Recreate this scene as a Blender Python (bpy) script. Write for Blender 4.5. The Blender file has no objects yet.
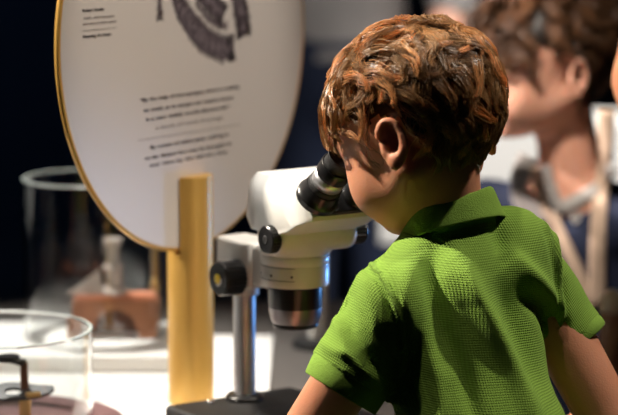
import bpy, bmesh, math, random
import numpy as np
from mathutils import Vector, Matrix

R = math.radians
random.seed(7); RNG = np.random.default_rng(11)
SC = bpy.context.scene
COL = SC.collection

# ------------------------------------------------------------------ camera
CAM_H = 1.25
FPX = 618 * 135.0 / 36.0                      # focal length in pixels
HOR = -131.0                                  # picture row of the horizon
PITCH = math.atan((207.5 - HOR) / FPX)
cd = bpy.data.cameras.new('camera'); cam = bpy.data.objects.new('camera', cd); COL.objects.link(cam)
cam.location = (0, 0, CAM_H); cam.rotation_euler = (R(90) - PITCH, 0, 0)
cd.lens = 135; cd.sensor_width = 36; cd.clip_start = 0.05; cd.clip_end = 60
cd.dof.use_dof = True; cd.dof.focus_distance = 2.27; cd.dof.aperture_fstop = 3.6
SC.camera = cam

# ------------------------------------------------------------------ world, lights, exposure
w = bpy.data.worlds.new('world'); SC.world = w; w.use_nodes = True
w.node_tree.nodes['Background'].inputs[0].default_value = (.25, .38, .7, 1)
w.node_tree.nodes['Background'].inputs[1].default_value = 0.010
SC.view_settings.view_transform = 'Standard'; SC.view_settings.look = 'None'
SC.view_settings.gamma = 1; SC.view_settings.exposure = 0.0
SC.view_settings.use_curve_mapping = False

def spot(name, loc, aim, energy, color, angle, blend=.5, size=.05):
    l = bpy.data.lights.new(name, 'SPOT'); l.energy = energy; l.color = color
    l.spot_size = R(angle); l.spot_blend = blend; l.shadow_soft_size = size
    o = bpy.data.objects.new(name, l); COL.objects.link(o); o.location = loc
    o.rotation_euler = (Vector(aim) - Vector(loc)).to_track_quat('-Z', 'Y').to_euler()
    return o
def area(name, loc, aim, energy, color, sx, sy):
    l = bpy.data.lights.new(name, 'AREA'); l.energy = energy; l.color = color
    l.shape = 'RECTANGLE'; l.size = sx; l.size_y = sy
    o = bpy.data.objects.new(name, l); COL.objects.link(o); o.location = loc
    o.rotation_euler = (Vector(aim) - Vector(loc)).to_track_quat('-Z', 'Y').to_euler()
    return o
spot('key_spot', (-1.3, 2.60, 2.3), (.10, 2.28, .92), 390, (1, .89, .74), 30, .5, .04)
spot('right_spot', (1.25, 2.40, 2.75), (0.15, 2.30, .90), 130, (1, .90, .78), 20, .4, .05)
spot('sign_spot', (.6, 2.0, 2.9), (-.15, 2.6, 1.02), 200, (1, .90, .80), 16, .6, .05)
spot('overhead_spot', (-.05, 2.15, 3.1), (.06, 2.3, .95), 60, (1, .88, .74), 16, .6, .05)
spot('table_spot', (-.55, 3.0, 2.4), (-.35, 2.72, .65), 210, (1, .95, .88), 34, .6, .05)
spot('visitor_bounce_fill', (-.9, 2.95, 1.75), (.34, 3.1, .95), 220, (1, .86, .78), 16, .6, .05)  # added lamp standing in for bounce off the white table
spot('visitor_front_fill', (-.25, 2.1, 2.25), (.36, 3.1, .88), 165, (1, .88, .76), 15, .6, .05)  # unseen front lamp added to brighten the second boy
spot('microscope_fill', (-.75, 2.75, 2.4), (-.01, 2.40, .90), 150, (1, .96, .90), 9, .6, .04)  # extra lamp added to whiten the microscope without brightening the shirt
spot('wall_fill', (-2.6, 6.6, 2.6), (-1.0, 8.0, .2), 60, (.25, .5, 1), 70, 1, .2)  # unseen blue lamp added to lift the dark back wall
spot('block_fill', (.7, 3.2, 2.8), (.6, 4.2, .6), 520, (1, .95, .9), 36, .6, .1)  # lamp added in front so the display block comes out bright white
spot('far_spot', (-.4, 3.6, 2.8), (.08, 4.65, 1.3), 110, (1, .95, .9), 24, .8, .1)
spot('blue_glint_fill', (.62, 2.98, .74), (-.03, 2.43, .82), 14, (.15, .42, 1), 26, .5, .09)  # unseen blue spot added for the blue glints; there is no screen

# ------------------------------------------------------------------ helpers
def at(px, py, Y):
    """point at depth Y that the photograph shows at (px, py)"""
    c, s = math.cos(PITCH), math.sin(PITCH)
    u = (px - 309) / FPX; v = (207.5 - py) / FPX
    d = Vector((u, c + v * s, -s + v * c))
    k = Y / d.y
    return Vector((d.x * k, Y, CAM_H + d.z * k))

def V(*a): return Vector(a)

def place(o, parent, loc):
    if parent is None:
        o.location = loc
    else:
        o.parent = parent
        o.matrix_parent_inverse = Matrix.Translation(-Vector(parent['_w']))
        o.location = loc
    o['_w'] = tuple(Vector(loc))
ALL = []
def obj(name, verts, faces, mat, parent=None, loc=(0, 0, 0), smooth=True, col=None, bevel=0, solid=0, soff=0, sub=0, autos=None):
    me = bpy.data.meshes.new(name)
    loc = Vector(loc)
    vs = np.asarray([tuple(v) for v in verts] if not isinstance(verts, np.ndarray) else verts, dtype=np.float64)
    vs = vs - np.array(loc)
    if isinstance(faces, np.ndarray):
        n = faces.shape[1]; m = len(faces)
        me.vertices.add(len(vs)); me.vertices.foreach_set('co', vs.astype(np.float32).ravel())
        me.loops.add(m * n); me.loops.foreach_set('vertex_index', faces.astype(np.int32).ravel())
        me.polygons.add(m); me.polygons.foreach_set('loop_start', np.arange(0, m * n, n, dtype=np.int32))
        me.update(calc_edges=True)
    else:
        me.from_pydata([tuple(v) for v in vs], [], faces)
    me.validate()
    me.polygons.foreach_set('use_smooth', [smooth] * len(me.polygons))
    if col is not None:
        a = me.attributes.new('hc', 'FLOAT_VECTOR', 'POINT'); a.data.foreach_set('vector', np.asarray(col, dtype=np.float32).ravel())
    me.materials.append(mat)
    o = bpy.data.objects.new(name, me); COL.objects.link(o)
    place(o, parent, loc)
    if solid:
        m_ = o.modifiers.new('solid', 'SOLIDIFY'); m_.thickness = solid; m_.offset = soff
    if bevel:
        m_ = o.modifiers.new('bevel', 'BEVEL'); m_.width = bevel; m_.segments = 3; m_.limit_method = 'ANGLE'; m_.angle_limit = R(30)
    if sub:
        m_ = o.modifiers.new('sub', 'SUBSURF'); m_.levels = sub; m_.render_levels = sub
    if autos:
        sharpen(me, autos)
    return o
def sharpen(me, deg):
    bm = bmesh.new(); bm.from_mesh(me)
    for e in bm.edges:
        if len(e.link_faces) == 2 and e.calc_face_angle(0) > R(deg): e.smooth = False
    bm.to_mesh(me); bm.free()
def empty(name, loc):
    o = bpy.data.objects.new(name, None); COL.objects.link(o); o.location = loc; o['_w'] = tuple(loc)
    o.empty_display_size = .05
    return o
def tag(o, label, cat, group=None, kind=None):
    if label: o['label'] = label
    if cat: o['category'] = cat
    if group: o['group'] = group
    if kind: o['kind'] = kind
    return o

class MB:
    """collects shapes into one mesh"""
    def __init__(s): s.v = []; s.f = []
    def add(s, vs, fs):
        n = len(s.v); s.v += [Vector(v) for v in vs]; s.f += [[i + n for i in f] for f in fs]; return s
    def box(s, lo, hi, M=None):
        P = [Vector((x, y, z)) for z in (lo[2], hi[2]) for y in (lo[1], hi[1]) for x in (lo[0], hi[0])]
        if M: P = [M @ p for p in P]
        return s.add(P, [[0, 2, 3, 1], [4, 5, 7, 6], [0, 1, 5, 4], [2, 6, 7, 3], [0, 4, 6, 2], [1, 3, 7, 5]])
    def lathe(s, prof, M=None, n=40, cap=True, groove=None):
        """prof: (radius, height) pairs around local z"""
        vs = []; fs = []
        for j, (r, h) in enumerate(prof):
            for i in range(n):
                a = 2 * math.pi * i / n
                rr = r * (groove(i, j) if groove else 1)
                vs.append(Vector((rr * math.cos(a), rr * math.sin(a), h)))
        for j in range(len(prof) - 1):
            for i in range(n):
                k = (i + 1) % n
                fs.append([j * n + i, j * n + k, (j + 1) * n + k, (j + 1) * n + i])
        if cap:
            fs.append(list(range(n))[::-1]); fs.append([(len(prof) - 1) * n + i for i in range(n)])
        if M: vs = [M @ v for v in vs]
        return s.add(vs, fs)
    def prism(s, poly, h0, h1, M=None):
        n = len(poly)
        vs = [Vector((x, y, h0)) for x, y in poly] + [Vector((x, y, h1)) for x, y in poly]
        if M: vs = [M @ v for v in vs]
        return s.add(vs, [list(range(n))[::-1], list(range(n, 2 * n))] + [[i, (i + 1) % n, (i + 1) % n + n, i + n] for i in range(n)])
    def loft(s, rings, cap=True):
        n = len(rings[0]); vs = [p for r in rings for p in r]; fs = []
        for j in range(len(rings) - 1):
            for i in range(n):
                k = (i + 1) % n
                fs.append([j * n + i, j * n + k, (j + 1) * n + k, (j + 1) * n + i])
        if cap: fs += [list(range(n))[::-1], [(len(rings) - 1) * n + i for i in range(n)]]
        return s.add(vs, fs)
    def tube(s, pts, rad, n=10, flat=None):
        pts = [Vector(p) for p in pts]; rings = []
        up = Vector((0, 0, 1))
        for i, p in enumerate(pts):
            t = (pts[min(i + 1, len(pts) - 1)] - pts[max(i - 1, 0)]).normalized()
            a = t.cross(up)
            if a.length < .05: a = t.cross(Vector((1, 0, 0)))
            a.normalize(); b = a.cross(t)
            r = rad[i] if isinstance(rad, (list, tuple)) else rad
            rings.append([p + a * math.cos(q) * r + b * math.sin(q) * r for q in [2 * math.pi * k / n for k in range(n)]])
        return s.loft([r[::-1] for r in rings])
    def build(s, name, mat, parent=None, loc=(0, 0, 0), **k):
        return obj(name, s.v, s.f, mat, parent, loc, **k)

def frame(o, z, x=None):
    """matrix with local z along z"""
    z = Vector(z).normalized()
    if x is None: x = Vector((0, 0, 1)) if abs(z.z) < .9 else Vector((1, 0, 0))
    x = (Vector(x) - z * Vector(x).dot(z)).normalized(); y = z.cross(x)
    M = Matrix((x, y, z)).transposed().to_4x4(); M.translation = Vector(o)
    return M

# ------------------------------------------------------------------ materials
def nn(m, t): return m.node_tree.nodes.new(t)
def mat(name, c, rough=.5, metal=0, spec=.5, var=.06, scale=40, bump=0, bscale=300, sss=0, coat=0, alpha=None, trans=0, ior=1.45):
    m = bpy.data.materials.new(name); m.use_nodes = True
    nt = m.node_tree; p = nt.nodes['Principled BSDF']; L = nt.links
    p.inputs['Roughness'].default_value = rough; p.inputs['Metallic'].default_value = metal
    p.inputs['Specular IOR Level'].default_value = spec; p.inputs['IOR'].default_value = ior
    p.inputs['Coat Weight'].default_value = coat; p.inputs['Transmission Weight'].default_value = trans
    tc = nn(m, 'ShaderNodeTexCoord')
    if var and not trans:
        nz = nn(m, 'ShaderNodeTexNoise'); nz.inputs['Scale'].default_value = scale; nz.inputs['Detail'].default_value = 4
        L.new(tc.outputs['Object'], nz.inputs['Vector'])
        r = nn(m, 'ShaderNodeMapRange'); r.inputs['To Min'].default_value = 1 - var; r.inputs['To Max'].default_value = 1 + var
        L.new(nz.outputs['Fac'], r.inputs['Value'])
        mx = nn(m, 'ShaderNodeVectorMath'); mx.operation = 'SCALE'; mx.inputs[0].default_value = c
        L.new(r.outputs['Result'], mx.inputs['Scale']); L.new(mx.outputs['Vector'], p.inputs['Base Color'])
    else:
        p.inputs['Base Color'].default_value = (*c, 1)
    if bump:
        nb = nn(m, 'ShaderNodeTexNoise'); nb.inputs['Scale'].default_value = bscale; nb.inputs['Detail'].default_value = 3
        L.new(tc.outputs['Object'], nb.inputs['Vector'])
        b = nn(m, 'ShaderNodeBump'); b.inputs['Strength'].default_value = bump; b.inputs['Distance'].default_value = .002
        L.new(nb.outputs['Fac'], b.inputs['Height']); L.new(b.outputs['Normal'], p.inputs['Normal'])
    if sss:
        p.inputs['Subsurface Weight'].default_value = sss; p.inputs['Subsurface Scale'].default_value = .006
        p.inputs['Subsurface Radius'].default_value = (1, .35, .18)
    return m

SKIN = mat('skin', (.63, .275, .16), .5, var=.10, scale=30, bump=.15, bscale=500, sss=.25, spec=.35)
SKIN2 = mat('pale_skin', (.72, .38, .27), .5, var=.08, scale=30, sss=.25, spec=.35)
MIC = mat('microscope_paint', (.78, .775, .74), .32, var=.02, spec=.5, coat=.2)
BLACK = mat('black_plastic', (.012, .012, .013), .28, var=.1, spec=.6)
BLACKM = mat('black_matte', (.016, .016, .017), .6, var=.1)
CHROME = mat('brushed_steel', (.62, .62, .64), .22, metal=1, var=.05)
SATIN = mat('satin_steel', (.66, .66, .68), .42, metal=.9, var=.05)
STEELD = mat('dark_steel', (.32, .30, .31), .36, metal=1, var=.05)
YEL = mat('yellow_cap', (.95, .72, .05), .4, var=.05)
WHITE = mat('white_laminate', (.84, .83, .80), .45, var=.03, scale=6)
WHITEC = mat('white_cap', (.85, .85, .82), .4, var=.02)
GREYT = mat('grey_counter', (.115, .105, .097), .4, var=.12, scale=60)
PANEL = mat('sign_panel_face', (.60, .555, .51), .45, var=.02, scale=5, spec=.4)
GOLD = mat('gold_lacquer', (.72, .42, .10), .38, metal=.35, var=.08, scale=15, coat=.2)
BRASS = mat('old_brass', (.60, .38, .14), .3, metal=1, var=.15)
INKD = mat('engraving_ink', (.17, .135, .15), .7, var=.5, scale=420)
INK = mat('printed_ink', (.045, .035, .04), .7, var=.15, scale=200)
INKG = mat('grey_ink', (.26, .23, .22), .7, var=.1)
PURP = mat('plum_printed_disc', (.16, .085, .085), .5, var=.35, scale=30)
DARKW = mat('dark_wall', (.010, .013, .022), .8, var=.3, scale=2)
DARKF = mat('dark_floor', (.012, .012, .014), .5, var=.3, scale=3)
NAVY = mat('navy_cotton', (.014, .022, .055), .85, var=.2, scale=60, bump=.3)
JEANS = mat('blue_denim', (.012, .02, .05), .85, var=.25, scale=60, bump=.3)
GREYC = mat('grey_cotton', (.33, .31, .30), .9, var=.1, scale=30)
PALEC = mat('pale_grey_cotton', (.50, .48, .46), .9, var=.1, scale=20)
BEIGE = mat('beige_strap_fabric', (.60, .45, .34), .85, var=.08)
EYEW = mat('eye_white', (.8, .78, .75), .15, var=.02)
SHOE = mat('dark_shoe', (.03, .03, .035), .6, var=.2)
WOODB = mat('orange_brown_wood', (.42, .17, .08), .5, var=.35, scale=14)
BONE = mat('pale_bone', (.50, .44, .40), .5, var=.1)
CREAM = mat('cream_lacquer', (.85, .78, .55), .35, var=.05)
TAN = mat('tan_lacquer', (.45, .28, .17), .45, var=.1)

def glass_mat(name, tint=(.96, .98, .98), rough=0.01):
    m = bpy.data.materials.new(name); m.use_nodes = True
    p = m.node_tree.nodes['Principled BSDF']
    p.inputs['Base Color'].default_value = (*tint, 1); p.inputs['Roughness'].default_value = rough
    p.inputs['Transmission Weight'].default_value = 1; p.inputs['IOR'].default_value = 1.47
    return m
GLASS = glass_mat('clear_glass')
RIM = mat('rim_highlight_glass', (.75, .85, .82), .25, var=.03, spec=.8)  # pale tone puts the bright highlight of the glass edge into the colour
RIM.node_tree.nodes['Principled BSDF'].inputs['Transmission Weight'].default_value = .45

def fabric(name, c, pitch=.0026, strength=1.0, var=.1):
    """waffle knit: a fine grid of raised cells that follows the cloth"""
    m = bpy.data.materials.new(name); m.use_nodes = True
    nt = m.node_tree; L = nt.links; p = nt.nodes['Principled BSDF']
    p.inputs['Roughness'].default_value = .9; p.inputs['Specular IOR Level'].default_value = .15
    p.inputs['Sheen Weight'].default_value = .25; p.inputs['Sheen Roughness'].default_value = .5
    p.inputs['Sheen Tint'].default_value = (.6, 1, .3, 1)
    at_ = nn(m, 'ShaderNodeAttribute'); at_.attribute_name = 'hc'
    sep = nn(m, 'ShaderNodeSeparateXYZ'); L.new(at_.outputs['Vector'], sep.inputs[0])
    def wave(out):
        a = nn(m, 'ShaderNodeMath'); a.operation = 'MULTIPLY'; a.inputs[1].default_value = 2 * math.pi / pitch; L.new(out, a.inputs[0])
        b = nn(m, 'ShaderNodeMath'); b.operation = 'SINE'; L.new(a.outputs[0], b.inputs[0]); return b.outputs[0]
    wx, wy = wave(sep.outputs[0]), wave(sep.outputs[1])
    mul = nn(m, 'ShaderNodeMath'); mul.operation = 'ADD'; L.new(wx, mul.inputs[0]); L.new(wy, mul.inputs[1])
    r = nn(m, 'ShaderNodeMapRange'); r.inputs['From Min'].default_value = -2; r.inputs['From Max'].default_value = 2
    L.new(mul.outputs[0], r.inputs['Value'])
    tc = nn(m, 'ShaderNodeTexCoord'); nz = nn(m, 'ShaderNodeTexNoise'); nz.inputs['Scale'].default_value = 120; L.new(tc.outputs['Object'], nz.inputs['Vector'])
    ad = nn(m, 'ShaderNodeMath'); ad.operation = 'MULTIPLY_ADD'; ad.inputs[1].default_value = .35; L.new(nz.outputs['Fac'], ad.inputs[0]); L.new(r.outputs['Result'], ad.inputs[2])
    bp = nn(m, 'ShaderNodeBump'); bp.inputs['Strength'].default_value = strength; bp.inputs['Distance'].default_value = .0012
    L.new(ad.outputs[0], bp.inputs['Height']); L.new(bp.outputs['Normal'], p.inputs['Normal'])
    # thread colour: darker where the knit is sunk, lighter where raised
    mr = nn(m, 'ShaderNodeMapRange'); mr.inputs['From Min'].default_value = 0; mr.inputs['From Max'].default_value = 1.2
    mr.inputs['To Min'].default_value = 1 - 3.2 * var; mr.inputs['To Max'].default_value = 1 + 2.0 * var
    L.new(ad.outputs[0], mr.inputs['Value'])
    mx = nn(m, 'ShaderNodeVectorMath'); mx.operation = 'SCALE'; mx.inputs[0].default_value = c
    L.new(mr.outputs['Result'], mx.inputs['Scale']); L.new(mx.outputs['Vector'], p.inputs['Base Color'])
    return m
GREEN = fabric('green_waffle_knit', (.24, .405, .06), pitch=.0023, strength=.7, var=.075)
GREENP = mat('green_rib_knit', (.24, .405, .065), .9, var=.14, scale=90, bump=.5, bscale=700, spec=.15)

def hair_mat(name, c, rough=.33):
    m = bpy.data.materials.new(name); m.use_nodes = True
    nt = m.node_tree; L = nt.links; p = nt.nodes['Principled BSDF']
    p.inputs['Roughness'].default_value = rough; p.inputs['Specular IOR Level'].default_value = .6
    a = nn(m, 'ShaderNodeAttribute'); a.attribute_name = 'hc'
    mx = nn(m, 'ShaderNodeVectorMath'); mx.operation = 'MULTIPLY'; mx.inputs[1].default_value = c
    L.new(a.outputs['Vector'], mx.inputs[0]); L.new(mx.outputs['Vector'], p.inputs['Base Color'])
    tr = nn(m, 'ShaderNodeBsdfTranslucent'); mt = nn(m, 'ShaderNodeVectorMath'); mt.operation = 'MULTIPLY'
    mt.inputs[1].default_value = (1.5, 1.25, .8); L.new(mx.outputs['Vector'], mt.inputs[0]); L.new(mt.outputs['Vector'], tr.inputs['Color'])
    ms = nn(m, 'ShaderNodeMixShader'); ms.inputs[0].default_value = .3
    L.new(p.outputs[0], ms.inputs[1]); L.new(tr.outputs[0], ms.inputs[2]); L.new(ms.outputs[0], nt.nodes['Material Output'].inputs[0])
    return m
HAIR = hair_mat('chestnut_hair', (.44, .235, .095), .30)
HAIR2 = hair_mat('dark_brown_hair', (.125, .058, .026), .4)

# ------------------------------------------------------------------ sculpting volume (signed distance + surface nets)
class Vol:
    def __init__(s, xs, ys, zs):
        s.xs, s.ys, s.zs = [np.asarray(a, np.float32) for a in (xs, ys, zs)]
        s.F = np.full((len(xs), len(ys), len(zs)), .05, np.float32)
    def sub(s, lo, hi):
        i = [slice(max(0, np.searchsorted(a, l) - 1), min(len(a), np.searchsorted(a, h) + 1)) for a, l, h in zip((s.xs, s.ys, s.zs), lo, hi)]
        if any(k.stop <= k.start for k in i): return None, None, None, None
        return tuple(i), s.xs[i[0]][:, None, None], s.ys[i[1]][None, :, None], s.zs[i[2]][None, None, :]
    def put(s, i, d, k, op):
        F = s.F[i]
        if op == 'u':
            h = np.clip(k - np.abs(F - d), 0, None) / k
            s.F[i] = np.minimum(F, d) - h * h * k * .25
        elif op == 's':
            d = -d; h = np.clip(k - np.abs(F - d), 0, None) / k
            s.F[i] = np.maximum(F, d) + h * h * k * .25
        elif op == 'i':
            s.F[i] = np.maximum(F, d)
    def cone(s, a, b, ra, rb, k=.01, op='u', side=None, ratio=1.0):
        """tapered capsule; across `side` x axis the thickness is divided by ratio (ratio>1: flat)"""
        a = np.array(a, np.float32); b = np.array(b, np.float32); m = max(ra, rb) + k + .012
        i, X, Y, Z = s.sub(np.minimum(a, b) - m, np.maximum(a, b) + m)
        if i is None: return
        ba = b - a; L2 = float(ba @ ba) + 1e-12
        px, py, pz = X - a[0], Y - a[1], Z - a[2]
        t = np.clip((px * ba[0] + py * ba[1] + pz * ba[2]) / L2, 0, 1)
        qx, qy, qz = px - t * ba[0], py - t * ba[1], pz - t * ba[2]
        if side is not None:
            n = np.array(Vector(side).normalized(), np.float32)
            q = qx * n[0] + qy * n[1] + qz * n[2]
            l = np.sqrt(np.maximum(qx * qx + qy * qy + qz * qz + q * q * (ratio * ratio - 1), 0))
            g = 2 / (1 + ratio)
        else:
            l = np.sqrt(qx * qx + qy * qy + qz * qz); g = 1
        s.put(i, (l - (ra + (rb - ra) * t)) * g, k, op)
    def ell(s, c, r, B=None, k=.01, op='u'):
        c = np.array(c, np.float32); m = max(r) + k + .012
        i, X, Y, Z = s.sub(c - m, c + m)
        if i is None: return
        px, py, pz = X - c[0], Y - c[1], Z - c[2]
        if B is None: B = ((1, 0, 0), (0, 1, 0), (0, 0, 1))
        u = [px * e[0] + py * e[1] + pz * e[2] for e in B]
        k0 = np.sqrt(sum((u[j] / r[j]) ** 2 for j in range(3)))
        k1 = np.sqrt(sum((u[j] / (r[j] * r[j])) ** 2 for j in range(3))) + 1e-9
        s.put(i, k0 * (k0 - 1) / k1, k, op)
    def mesh(s):
        F = s.F; S = F < 0
        nx, ny, nz = F.shape
        cnt = np.zeros((nx - 1, ny - 1, nz - 1), np.int8)
        for dx in (0, 1):
            for dy in (0, 1):
                for dz in (0, 1):
                    cnt += S[dx:nx - 1 + dx, dy:ny - 1 + dy, dz:nz - 1 + dz]
        A = np.argwhere((cnt > 0) & (cnt < 8)); idx = np.full(cnt.shape, -1, np.int32)
        idx[A[:, 0], A[:, 1], A[:, 2]] = np.arange(len(A))
        ax = (s.xs, s.ys, s.zs)
        val = {}; 
        for c in range(8):
            o = (c & 1, c >> 1 & 1, c >> 2 & 1)
            val[c] = F[A[:, 0] + o[0], A[:, 1] + o[1], A[:, 2] + o[2]]
        P = np.zeros((len(A), 3)); W = np.zeros(len(A))
        for c in range(8):
            for d in range(3):
                if c >> d & 1: continue
                e = c | 1 << d; m = (val[c] < 0) != (val[e] < 0)
                t = np.where(m, val[c] / (val[c] - val[e] + 1e-20), 0)
                for q in range(3):
                    i0 = A[:, q] + (c >> q & 1); p0 = ax[q][i0]
                    if q == d: p0 = p0 + t * (ax[q][np.minimum(i0 + 1, len(ax[q]) - 1)] - p0)
                    P[:, q] += np.where(m, p0, 0)
                W += m
        P /= W[:, None]
        faces = []
        for d in range(3):
            u, v = (d + 1) % 3, (d + 2) % 3
            sl0 = [slice(1, n - 1) for n in F.shape]; sl1 = list(sl0)
            sl0[d] = slice(0, F.shape[d] - 1); sl1[d] = slice(1, F.shape[d])
            a, b = S[tuple(sl0)], S[tuple(sl1)]
            E = np.argwhere(a != b)
            if not len(E): continue
            flip = ~a[E[:, 0], E[:, 1], E[:, 2]]
            g = E.copy(); g[:, u] += 1; g[:, v] += 1
            def cell(du, dv):
                h = g.copy(); h[:, u] -= du; h[:, v] -= dv
                return idx[h[:, 0], h[:, 1], h[:, 2]]
            q = np.stack([cell(0, 0), cell(1, 0), cell(1, 1), cell(0, 1)], 1)
            q[flip] = q[flip][:, ::-1]
            faces.append(q)
        Fc = np.concatenate(faces); Fc = Fc[(Fc >= 0).all(1)]
        return P, Fc
def relax(P, Fc, n=1, w=.5):
    for _ in range(n):
        S = np.zeros_like(P); C = np.zeros(len(P))
        for i in range(4):
            a, b = Fc[:, i], Fc[:, (i + 1) % 4]
            for q in range(3):
                S[:, q] += np.bincount(a, P[b, q], len(P)) + np.bincount(b, P[a, q], len(P))
            C += np.bincount(a, minlength=len(P)) + np.bincount(b, minlength=len(P))
        P = P * (1 - w) + w * S / np.maximum(C, 1)[:, None]
    return P
def grade(lo, hi, f0, f1, fine, coarse):
    """axis samples from lo to hi, fine inside f0..f1"""
    out = [lo]
    while out[-1] < hi:
        x = out[-1]; d = max(f0 - x, x - f1, 0)
        out.append(x + min(coarse, fine + d * .12))
    return out

# ------------------------------------------------------------------ heads, hands
def axes(yaw_vec, pitch, roll=0):
    f = Vector((yaw_vec[0], yaw_vec[1], 0)).normalized(); f = f * math.cos(pitch) - V(0, 0, 1) * math.sin(pitch)
    r = f.cross(V(0, 0, 1)).normalized(); u = r.cross(f)
    if roll:
        q = Matrix.Rotation(roll, 3, f); r = q @ r; u = q @ u
    return f, r, u
def head(v, C, A, s=1.0, neck=None, neck_r=(.036, .042)):
    f, r, u = A
    L = lambda a, b, c: C + (f * a + r * b + u * c) * s
    B = (f, r, u); E = lambda c, rr, k=.01, op='u': v.ell(c, [q * s for q in rr], B, k * s, op)
    if neck is not None:
        v.cone(L(-.012, 0, -.052), neck, neck_r[0] * s, neck_r[1] * s, .012 * s)
    E(L(-.004, 0, .010), (.085, .0690, .071))
    E(L(.028, 0, -.040), (.056, .052, .050), .03)
    E(L(.052, 0, -.030), (.034, .046, .045), .02)
    for b in (-1, 1):
        E(L(.052, b * .030, -.052), (.028, .026, .028), .02)      # cheek
        v.cone(L(.0, b * .048, -.056), L(.055, b * .021, -.080), .014 * s, .011 * s, .022 * s)   # jaw line
    E(L(.068, 0, -.082), (.016, .018, .012), .016)                # chin
    E(L(.078, 0, .018), (.013, .045, .016), .02)                 # brow
    for b in (-1, 1): E(L(.091, b * .0300, -.0150), (.011, .015, .010), .010, 's')
    v.cone(L(.082, 0, -.006), L(.099, 0, -.037), .0055 * s, .0085 * s, .010 * s)
    for b in (-1, 1): E(L(.090, b * .0095, -.040), (.009, .0065, .006), .005)
    E(L(.0855, 0, -.058), (.0085, .0185, .0050), .004)
    E(L(.0835, 0, -.066), (.0085, .0160, .0055), .004)
    E(L(.094, 0, -.062), (.009, .020, .0011), .003, 's')
    for b in (-1, 1):                                             # ears
        o = L(-.015, b * .0700, -.032)
        out = (r * b * .94 - f * .42).normalized(); up = (u * .97 - f * .22).normalized(); fw = up.cross(out) * 1.0
        up = out.cross(fw).normalized() * (1 if out.cross(fw).dot(u) > 0 else -1)
        fw = fw.normalized() * (1 if fw.dot(f) > 0 else -1)
        W = lambda x, y, z: o + (fw * x + up * y + out * z) * s * .78
        v.ell(W(0, -.002, .003), [q * s for q in (.014, .022, .006)], (fw, up, out), .006 * s)
        v.ell(W(.002, 0, .010), [q * s for q in (.0085, .0145, .0065)], (fw, up, out), .003 * s, 's')
        N = 14                                                     # helix
        pts = []
        for i in range(N):
            a = R(20 + 250 * i / (N - 1))
            pts.append(W(.0150 * math.cos(a) + .001, .0235 * math.sin(a) + .003, .0085 + .003 * math.sin(a)))
        for i in range(N - 1): v.cone(pts[i], pts[i + 1], .0033 * s, .0033 * s, .003 * s)
        v.ell(W(.003, -.0235, .006), [q * s for q in (.0065, .009, .0045)], (fw, up, out), .004 * s)
        v.cone(W(.012, -.010, .005), W(.011, -.001, .006), .0032 * s, .003 * s, .004 * s)
    return L
def hand(v, wrist, d, palm_n, s=1.0, curl=.5, thumb=1):
    """palm + five bent fingers; d: direction of the fingers, palm_n: where the palm faces"""
    d = Vector(d).normalized(); n = (Vector(palm_n) - d * Vector(palm_n).dot(d)).normalized(); w_ = d.cross(n)
    v.cone(wrist, wrist + d * .045 * s, .017 * s, .026 * s, .010 * s, side=n, ratio=1.9)
    for j, (o, ln) in enumerate(((-.021, .046), (-.007, .052), (.007, .048), (.020, .038))):
        p = wrist + d * .058 * s + w_ * o * s; a = d; q = curl
        for k, fr in enumerate((.45, .32, .23)):
            e = p + (a * math.cos(q) + n * math.sin(q)) * ln * fr * s
            v.cone(p, e, (.0072 - .0008 * k) * s, (.0066 - .0008 * k) * s, .003 * s)
            p = e; q += curl * .9
    b = wrist + d * .012 * s - w_ * .018 * s * thumb
    c = b + (d * .5 - w_ * thumb * .8 + n * .25).normalized() * .024 * s
    v.cone(b, c, .010 * s, .0085 * s, .006 * s)
    v.cone(c, c + (d * .85 - w_ * thumb * .3 + n * .4).normalized() * .024 * s, .0085 * s, .0065 * s, .003 * s)

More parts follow.
